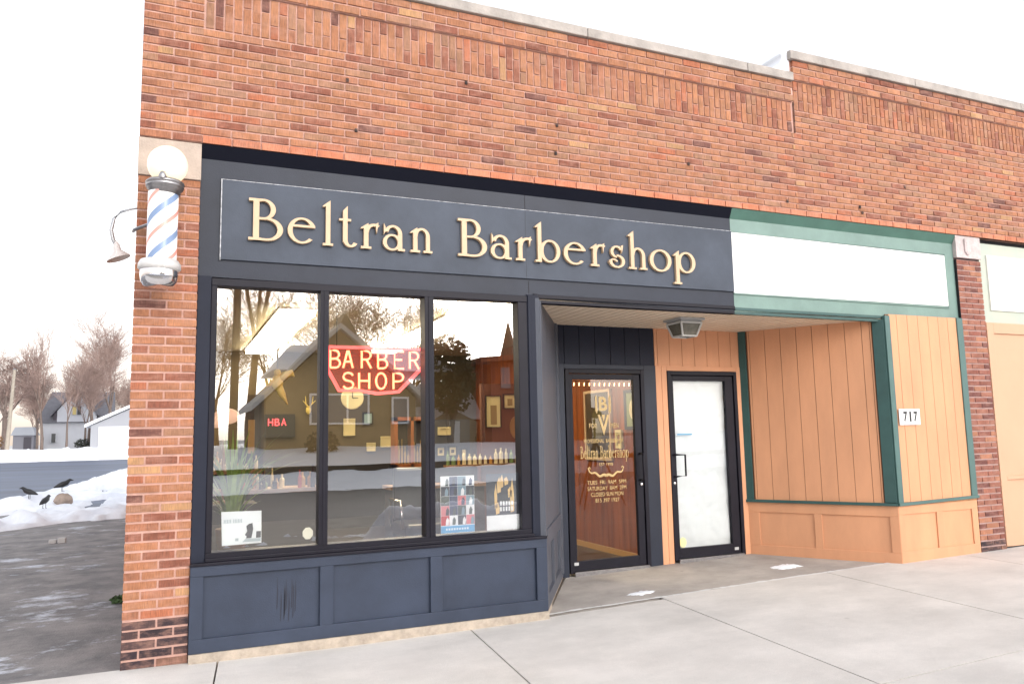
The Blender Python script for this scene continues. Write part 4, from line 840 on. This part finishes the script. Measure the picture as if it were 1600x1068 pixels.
barber_chair(2.75, 2.2, 'black and chrome barber chair seen in the middle pane'); barber_chair(1.3, 4.6, 'black and chrome barber chair behind the left counter')
# behind the dark door
frame_pic_y = []
def side_pic(label, y0, y1, z0, z1, fm, pm, art):
    t = thing('framed_picture', label, 'picture', 'pictures on the panelled wall'); b = MB(); w = .035; x = 5.163
    b.box(x-.03, x-.002, y0, y1, z1-w, z1); b.box(x-.03, x-.002, y0, y1, z0, z0+w); b.box(x-.03, x-.002, y0, y0+w, z0+w, z1-w); b.box(x-.03, x-.002, y1-w, y1, z0+w, z1-w); b.build('frame', fm, t)
    box('picture', pm, t, x-.018, x-.01, y0+w, y1-w, z0+w, z1-w); c = ((y0+y1)/2, (z0+z1)/2); bb = MB(); bb.ell((x-.022, c[0], c[1]), (.006, (y1-y0)*.22, (z1-z0)*.25)); bb.build('picture_motif', art, t)
side_pic('green picture with a pale oval in a black frame inside the dark door', 1.62, 1.98, 1.62, 2.08, BLACK, mat('pic_green', (.22, .26, .09), .5), CARD)
side_pic('tall picture in a gilt frame behind the door crest', 2.30, 2.95, 1.25, 2.12, GOLD, mat('pic_brown', (.07, .05, .03), .4), mat('pic_olive', (.12, .10, .04), .5))
side_pic('small cream notice low on the panelled wall', 2.06, 2.2, 1.40, 1.62, CARD, CARD, WOODL)
t = thing('string_lights', 'row of tiny warm string lights just inside the dark door', 'lights')
b = MB(); b.tube([(4.05, 1.62, 2.17), (4.5, 1.62, 2.15), (5.05, 1.62, 2.17)], .003, 4); b.build('wire', BLACK, t)
for i in range(14): bb = MB(); x = 4.16+.064*i; bb.tube([(x, 1.62, 2.14), (x-.004, 1.62, 2.105)], .004, 6); bb.build('bulb', mat('warm_bulb', (1, .7, .4), .4, emit=(1, .55, .25), estr=5), t)
# photographer's light stand on the pavement (mirrored in the dark door)
t = thing('tripod', 'black camera tripod mirrored in the dark door glass', 'tripod', loc=(7.6, -4.4, .2))
b = MB(); b.tube([(0, 0, .75), (0, 0, 1.65)], .022, 8); b.build('column', BLACK, t)
for k in range(3): a = 2.1*k+.4; b = MB(); b.tube([(0, 0, 1.25), (.55*math.cos(a), .55*math.sin(a), 0)], [.022, .014], 6); b.build('leg', BLACK, t)
b = MB(); b.box(-.10, .10, -.07, .07, 1.66, 1.80); b.tube([(0, .05, 1.73), (0, .22, 1.73)], .05, 12); b.box(-.05, .05, -.04, .04, 1.80, 1.86); b.build('camera_body', BLACK, t)

# ------------------------------------------------------------------ trees
BARK = mat('bark', (.15, .115, .10), .9, var=.3, vscale=4); TWIG = mat('twig', (.32, .23, .20), .9)
BARKG = mat('bark_warm', (.22, .12, .045), .9, var=.3, vscale=4); TWIGG = mat('twig_warm', (.50, .33, .13), .9)  # golden sunset light put into the bark and twig colours
def tree_mb(seed, H, r0, levels=5, spread=.5, up=.25, fork=3, trunk_frac=.28, twig=.018):
    rg = random.Random(seed); T = MB(); K = MB()
    def grow(p, d, L, r, lev):
        n = 3; pts = [p]; q = p; dd = d
        for i in range(n):
            dd = (dd+Vector((rg.uniform(-1, 1), rg.uniform(-1, 1), rg.uniform(-.3, .6)))*.10).normalized(); q = q+dd*(L/n); pts.append(q)
        r1 = r*.62
        (T if lev < 2 else K).tube(pts, [r+(r1-r)*i/n for i in range(n+1)], 7 if lev < 2 else (4 if lev < 4 else 3), caps=False)
        if lev >= levels: return
        k = fork+(1 if lev > 1 else 0)
        for i in range(k):
            a = rg.uniform(0, 6.283); s = spread*rg.uniform(.6, 1.4)*(1 if i else .35)*(1+.16*lev)
            side = Vector((math.cos(a), math.sin(a), 0)); nd = (dd+side*s+Vector((0, 0, (up if lev < 3 else -.05)*rg.uniform(.3, 1)))).normalized()
            st = pts[-1] if (i < 1 or lev == 0) else pts[rg.randint(1, n)]
            grow(st, nd, L*rg.uniform(.66, .88), max(twig, r1*rg.uniform(.55, .85)), lev+1)
    grow(Vector((0, 0, 0)), Vector((0, 0, 1)), H*trunk_frac, r0, 0)
    return T, K
def tree(label, seed, loc, H, r0, group=None, bark=BARK, tw=TWIG, rot=0, **k):
    T, K = tree_mb(seed, H, r0, **k); t = thing('bare_tree', label, 'tree', group, loc); t.rotation_euler = (0, 0, rot)
    T.build('trunk', bark, t, smooth=True); K.build('crown', tw, t); return t
GT = 'bare trees beyond the car park'
tree('large bare tree with a wide twiggy crown at the left edge', 11, (-14.6, 84, .9), 12.0, .36, GT, levels=6, spread=.62, trunk_frac=.27, twig=.014)
tree('slim bare tree standing just left of the white house gable', 12, (-11.2, 82, .9), 9.5, .16, GT, levels=5, spread=.22, up=.6, trunk_frac=.38, twig=.012)
tree('bare tree with tall crooked limbs in front of the garage', 15, (-7.6, 86, .9), 10, .19, GT, levels=6, spread=.38, up=.4, trunk_frac=.30, twig=.012)
tree('tallest bare tree beside the brick corner', 16, (-5.6, 88, .9), 12.3, .26, GT, levels=6, spread=.36, up=.45, trunk_frac=.33, twig=.013)
tree('leaning bare sapling before the white house', 17, (-9.0, 81, .9), 8, .12, GT, levels=5, spread=.35, up=.5, trunk_frac=.34, twig=.012)
base = None
BELT = ['far bare tree in the belt at the left edge of the photo', 'far bare tree just left of the white house roof', 'small far bare tree behind the grey shed', 'far bare tree rising behind the right end of the white house', 'far bare tree behind the left slope of the garage roof', 'far bare tree behind the middle of the garage roof', 'far bare tree closest to the brick corner']
for i, (x, y, s) in enumerate(((-21, 118, 1.0), (-17.5, 122, .9), (-16.0, 112, .7), (-6.5, 120, 1.05), (-3.8, 116, .95), (-2.5, 122, 1.1), (-1.0, 118, 1.0))):
    if base is None: base = tree('bare grey tree in the thin belt behind the houses', 31, (x, y, .9), 9, .18, 'thin belt of bare trees far behind', levels=6, spread=.5, trunk_frac=.3, twig=.014); t = base
    else: t = copy_tree(base); t.location = (x, y, .9)
    t.scale = (s, s, s); t.rotation_euler = (0, 0, i*1.3); t['label'] = BELT[i]
for (sd, x, y, hh, lb) in ((61, -12.4, 88, 8.5, 'slim bare tree between the grey shed and the white house'), (62, -8.3, 90, 8, 'thin bare tree hiding the right half of the white house gable'), (63, -6.9, 84, 9.5, 'bare tree leaning over the snowy garage roof'), (64, -16.3, 88, 8, 'bare tree half cut off by the left edge of the photo')):
    tree(lb, sd, (x, y, .9), hh, .15, GT, levels=6, spread=.45, up=.4, trunk_frac=.28, twig=.012)
# utility pole left
t = thing('utility_pole', 'pale wooden utility pole beside the large bare tree', 'pole', loc=(-13.75, 80, .9)); b = MB(); b.tube([(0, 0, 0), (.28, 0, 7.7)], [.19, .13], 10); b.build('shaft', mat('pole_wood', (.34, .30, .25), .9, var=.15, vscale=3), t); b = MB(); b.lathe([(.14, 0), (.15, .05), (.08, .12), (0, .13)], (.28, 0, 7.68), 12); b.build('pole_cap', STEEL, t)
# bushes
def bush(label, loc, r, h, m, n=700, seed=1, name='bush', cone=False, leaf=.09, trunk=None, group=None):
    t = thing(name, label, 'bush' if name == 'bush' else 'tree', group, loc); rg = random.Random(seed); b = MB()
    for i in range(n):
        while True:
            p = Vector((rg.uniform(-1, 1), rg.uniform(-1, 1), rg.uniform(-1, 1)))
            if p.length < 1 and noise.noise(p*2.3+Vector((seed, 0, 0))) > -.18: break
        if cone: k = 1-(p.z+1)/2; p = Vector((p.x*k, p.y*k, p.z))
        c = Vector((p.x*r, p.y*r, h/2+(p.z)*h/2)) if not trunk else Vector((p.x*r, p.y*r, trunk+(h-trunk)/2*(1+p.z)))
        a = Vector((rg.uniform(-1, 1), rg.uniform(-1, 1), rg.uniform(-1, 1))).normalized()*leaf; d = a.orthogonal().normalized()*leaf*.6; d.rotate(Matrix.Rotation(rg.uniform(0, 6), 3, a.normalized()))
        b.add([c-a, c-d, c+a, c+d], [(0, 1, 2, 3)])
    b.build('foliage', m, t); s = MB()
    for k in range(5): s.tube([(0, 0, 0), (rg.uniform(-.1, .1)*r, rg.uniform(-.1, .1)*r, (trunk or h*.3)*.6), (rg.uniform(-.6, .6)*r, rg.uniform(-.5, .5)*r, (trunk or 0)+h*.35)], [.05*h**.5, .035*h**.5, .01], 6)
    s.build('stem', BARK, t); return t
bush('russet brush at the left edge beside the utility pole', (-15.6, 81, .9), 1.4, 1.9, mat('rust_leaf', (.22, .12, .05), .8, var=.3, vscale=2), 1200, 3)
bush('low dark evergreen bush beside the garage', (-7.9, 84, .9), .8, 1.1, mat('dark_leaf', (.03, .035, .025), .8, var=.3), 500, 4)
bush('small green weed tuft against the foot of the corner pier', (-.13, 2.6, .08), .09, .07, mat('weed_leaf', (.05, .09, .03), .8, var=.3), 160, 5, leaf=.022)
# ---- far houses
SID = mat('white_siding', (.50, .52, .57), .7, var=.04, vscale=2); SHN = mat('grey_shingle', (.13, .13, .15), .9, var=.15, vscale=3)
h = thing('white_house', 'white two-storey house with grey gable roof behind the bare trees', 'house')
b = MB(); b.box(-13.1, -6.2, 95, 101, .5, 3.95); b.prism([(-11.5, 3.95), (-7.6, 3.95), (-7.6, 5.0), (-9.75, 7.45), (-11.5, 5.2)], 94.6, 98); w = b.build('wall', SID, h)
b = MB(); b.add([(-13.5, 94.6, 3.85), (-6.0, 94.6, 3.85), (-6.0, 98, 7.5), (-12.5, 98, 7.5), (-13.5, 101.4, 3.85), (-6, 101.4, 3.85)], [(0, 1, 2, 3), (3, 2, 5, 4), (0, 3, 4), (1, 5, 2), (0, 4, 5, 1)])
for s in (-1, 1): b.hexa([(-9.75, 94.3, 7.5), (-9.75+s*2.35, 94.3, 4.6), (-9.75+s*2.35, 98.4, 4.6), (-9.75, 98.4, 7.5), (-9.75, 94.3, 7.75), (-9.75+s*2.5, 94.3, 4.7), (-9.75+s*2.5, 98.4, 4.7), (-9.75, 98.4, 7.75)])
b.build('roof', SHN, h); b = MB(); b.box(-9.3, -8.9, 97.6, 98.2, 7.2, 8.2); b.build('chimney', mat('common_brick', 0), h)
for i, (x, z, c) in enumerate(((-10.0, 4.75, 0), (-9.55, 4.75, 1), (-11.95, 1.7, 1), (-8.0, 2.0, 1))):
    b = MB(); b.box(x, x+.42, 94.50, 94.6 if i < 2 else 95, z, z+.95); wv = b.build('window', mat('dark_pane', (.03, .035, .04), .3) if c else mat('yellow_blind', (.60, .48, .20), .6), h); bb = MB(); bb.box(x-.06, x, 94.45, 94.6, z-.06, z+1.0); bb.box(x+.42, x+.48, 94.45, 94.6, z-.06, z+1.0); bb.box(x, x+.42, 94.45, 94.6, z+.95, z+1.02); bb.build('frame', SID, wv)
b = MB(); b.box(-11.9, -11.4, 94.9, 95.0, 4.0, 5.2); b.build('dormer_panel', mat('dormer_dark', (.09, .08, .10), .8), h)
h = thing('grey_shed', 'small grey shed with snowy roof left of the white house', 'shed')
b = MB(); b.box(-15.2, -13.3, 92, 95, .5, 2.5); b.build('wall', mat('shed_grey', (.20, .20, .23), .8), h); b = MB(); b.hexa([(-15.4, 91.7, 2.5), (-13.1, 91.7, 2.5), (-13.1, 95.2, 2.5), (-15.4, 95.2, 2.5), (-15.2, 92.9, 3.4), (-13.6, 92.9, 3.4), (-13.6, 95, 3.4), (-15.2, 95, 3.4)]); b.build('roof', mat('frosted_roof', (.40, .42, .46), .8), h); box('door', mat('door_dark', (.06, .055, .07), .7), h, -14.2, -13.5, 91.94, 92, .9, 2.3)
h = thing('white_garage', 'white garage with a snowy low gable roof next to the brick corner', 'garage')
b = MB(); b.prism([(-6.9, .3), (.6, .3), (.6, 3.2), (-3.15, 5.0), (-6.9, 3.2)], 80, 87); b.build('wall', mat('garage_white', (.30, .31, .34), .7), h)
box('door', mat('garage_door_white', (.76, .77, .8), .6), h, -6.2, -1.2, 79.9, 80, .5, 3.1)
for s, (xa, xb) in enumerate(((-7.4, -3.15), (1.1, -3.15))): b = MB(); b.hexa([(xa, 79.6, 3.05), (xb, 79.6, 5.1), (xb, 87.3, 5.1), (xa, 87.3, 3.05), (xa, 79.6, 3.35), (xb, 79.6, 5.4), (xb, 87.3, 5.4), (xa, 87.3, 3.35)]); b.build('roof', SNOW, h)
# ---- crows and small litter
def crow(label, x, y, z, rot, s=1.0):
    t = thing('crow', label, 'bird', 'black birds on the snow bank', (x, y, z)); t.rotation_euler = (0, 0, rot); t.scale = (s, s, s)
    b = MB(); b.tube([(-.20, 0, .10), (-.10, 0, .14), (0, 0, .17), (.09, 0, .20), (.14, 0, .25), (.17, 0, .27), (.205, 0, .265), (.26, 0, .25)], [.012, .045, .07, .062, .040, .036, .022, .004], 12); b.build('body', BLACK, t, smooth=True)
    for sy in (-1, 1): b = MB(); b.tube([(0, sy*.03, .12), (.0, sy*.035, .0), (.04, sy*.035, 0)], .006, 5); b.build('leg', BLACK, t)
crow('black bird at the left end of the snow bank', -2.92, 16.9, .24, 2.8, 1.0); crow('black bird lowest down on the snow bank', -2.25, 14.2, .18, 1.2, .95); crow('black bird perched on the tan lump of rock', -2.15, 16.3, .42, .5, 1.0)
b = MB(); b.ell((-2.12, 16.3, .2), (.22, .18, .17), 9, 6); random.seed(2); b.v = [(x+random.uniform(-.03, .03), y, z+random.uniform(-.03, .03)) for x, y, z in b.v]; tag(b.build('rock', mat('tan_rock', (.30, .24, .20), .9, var=.3, vscale=5)), 'tan lump of rock in the snow under a black bird', 'rock')
b = MB(); b.box(-3.45, -3.15, 16.6, 16.9, .2, .26); tag(b.build('orange_board', mat('orange_scrap', (.75, .35, .12), .7), bevel=.01), 'flat orange scrap lying on the snow at the left edge', 'scrap')
b = MB(); b.box(-1.30, -1.19, 8.2, 8.3, .06, .14); b.box(-1.42, -1.32, 8.2, 8.3, .06, .12); tag(b.build('broken_block', mat('block_white', (.45, .43, .42), .8), bevel=.01), 'small pale broken block lying on the driveway', 'block')

# ------------------------------------------------------------------ across the street (mirrored in the glass)
OLV = mat('olive_siding', (.24, .19, .11), .8, var=.08, vscale=2); TRM = mat('pale_trim', (.52, .50, .46), .7)
h = thing('olive_house', 'olive house with pale gable trim mirrored in the display window', 'house')
b = MB(); b.prism([(3.9, .6), (10.4, .6), (10.4, 3.3), (6.95, 6.3), (3.9, 3.2)], -34, -28); b.build('wall', OLV, h)
for (xa, za, xb, zb) in ((3.3, 2.75, 6.95, 6.55), (11.0, 2.95, 6.95, 6.55)):
    b = MB(); b.hexa([(xa, -27.6, za), (xb, -27.6, zb-.2), (xb, -34.3, zb-.2), (xa, -34.3, za), (xa, -27.6, za+.22), (xb, -27.6, zb+.05), (xb, -34.3, zb+.05), (xa, -34.3, za+.22)]); b.build('roof', TRM, h)
b = MB(); b.hexa([(4.3, -29.5, 4.6), (12.8, -29.5, 4.6), (12.8, -35, 4.6), (4.3, -35, 4.6), (5.4, -32, 6.0), (12.0, -32, 6.0), (12.0, -33, 6.0), (5.4, -33, 6.0)]); b.build('back_roof', SNOW, h)
b = MB(); b.prism([(6.3, 5.0), (8.6, 5.0), (7.45, 7.3)], -31, -29); b.build('dormer', OLV, h)
for (x0, x1, z0, z1) in ((5.75, 8.15, 2.2, 3.4), (9.3, 9.95, 2.2, 3.25)):
    b = MB(); b.box(x0, x1, -27.98, -27.9, z0, z1); wv = b.build('window', mat('cool_pane', (.16, .18, .20), .2), h); b = MB()
    for a in (x0-.08, x1, x0+(x1-x0)*.62, x0+(x1-x0)*.22) if x1-x0 > 1 else (x0-.08, x1): b.box(a, a+.08, -27.92, -27.84, z0-.08, z1+.08)
    b.box(x0, x1, -27.9, -27.85, z0-.08, z0); b.box(x0, x1, -27.9, -27.85, z1, z1+.08); b.build('frame', WHITE, wv)
h = thing('low_house', 'low beige house with snowy roof mirrored in the right pane', 'house')
b = MB(); b.prism([(11.9, .6), (15.0, .6), (15.0, 2.0), (13.2, 2.9), (11.9, 2.2)], -36, -31); b.build('wall', mat('beige_siding', (.30, .26, .20), .8), h)
b = MB(); b.hexa([(11.4, -31, 2.4), (19, -31, 2.4), (19, -38, 2.4), (11.4, -38, 2.4), (12.4, -33.5, 4.3), (18.5, -33.5, 4.3), (18.5, -34, 4.3), (12.4, -34, 4.3)]); b.build('roof', SNOW, h); box('door', WHITE, h, 13.0, 13.5, -30.98, -30.9, .8, 2.3)
h = thing('brown_building', 'red brown boarded building mirrored at the right of the glass', 'building')
RB = mat('red_brown_boards', (.19, .06, .035), .8, var=.2, vscale=4, stretch=(3, 3, .3))
b = MB(); b.box(14.9, 22, -36, -30, .5, 5.2); b.build('wall', RB, h); b = MB(); b.prism([(14.2, 5.1), (22.5, 5.9), (22.5, 6.15), (14.2, 5.35)], -36.5, -29.5); b.build('roof', mat('rust_roof', (.22, .09, .05), .8), h)
for x in (15.4, 16.8): box('window', mat('cool_pane', 0), h, x, x+.5, -29.95, -29.9, 3.9, 4.9)
b = MB(); b.lathe([(.9, 0), (0, 3.6)], (22.0, -44, 6.0), 4); b.box(21.4, 22.6, -44.6, -43.4, .5, 6.0); tag(b.build('church_spire', mat('spire_brown', (.20, .13, .08), .8)), 'pointed church spire mirrored above the brown building', 'spire')
b = MB(); b.tube([(14.2, -29.6, .6), (14.25, -29.6, 5.3)], [.12, .09], 8); b.box(13.8, 14.7, -29.65, -29.55, 5.0, 5.12); tag(b.build('utility_pole', mat('pole_dark', (.05, .04, .035), .9)), 'thin dark utility pole mirrored left of the brown building', 'pole')
b = MB(); b.tube([(2.72, -29.5, .6), (2.78, -29.5, 11)], [.20, .15], 10); b.box(2.0, 4.0, -29.6, -29.4, 9.0, 9.2); tag(b.build('utility_pole', mat('pole_brown', (.10, .06, .03), .9)), 'stout brown utility pole mirrored at the left of the window', 'pole')
MT = 'bare trees mirrored in the glass'
tree('bare tree mirrored beside the stout utility pole', 41, (3.75, -33, .6), 14, .25, MT, BARKG, TWIGG, levels=6, spread=.25, up=.6, trunk_frac=.36, twig=.011)
for i, (x, y, hh, sd) in enumerate(((6.0, -46, 15, 51), (9.0, -44, 15, 52), (11.8, -45, 14, 53), (15.5, -47, 15, 54), (3.0, -48, 12, 55), (0.6, -46, 10, 56))):
    tree(['golden bare tree mirrored behind the left slope of the olive house', 'golden bare tree mirrored behind the olive gable', 'golden bare tree mirrored right of the olive gable', 'golden bare tree mirrored above the snowy roof', 'golden bare tree mirrored left of the olive house', 'small golden bare tree mirrored at the edge of the left pane'][i], sd, (x, y, .9), hh*1.0, .22, MT, BARKG, TWIGG, levels=6, spread=.5, trunk_frac=.22, twig=.011)
bush('dark ivy-grown tree mirrored in the right pane', (12.75, -30, .7), 1.35, 5.6, mat('ivy_leaf', (.035, .045, .02), .7, var=.4, vscale=1.5), 2600, 8, name='evergreen_tree', leaf=.13, trunk=1.9, group=None)
bush('small cone-shaped evergreen mirrored before the low house', (13.8, -29.0, .7), .35, 1.6, mat('dark_leaf', 0), 500, 9, name='evergreen_tree', cone=True, leaf=.07)
bush('snow-capped shrub mirrored at the olive house wall', (6.0, -26.8, .75), .7, 1.1, mat('dark_leaf', 0), 500, 10)
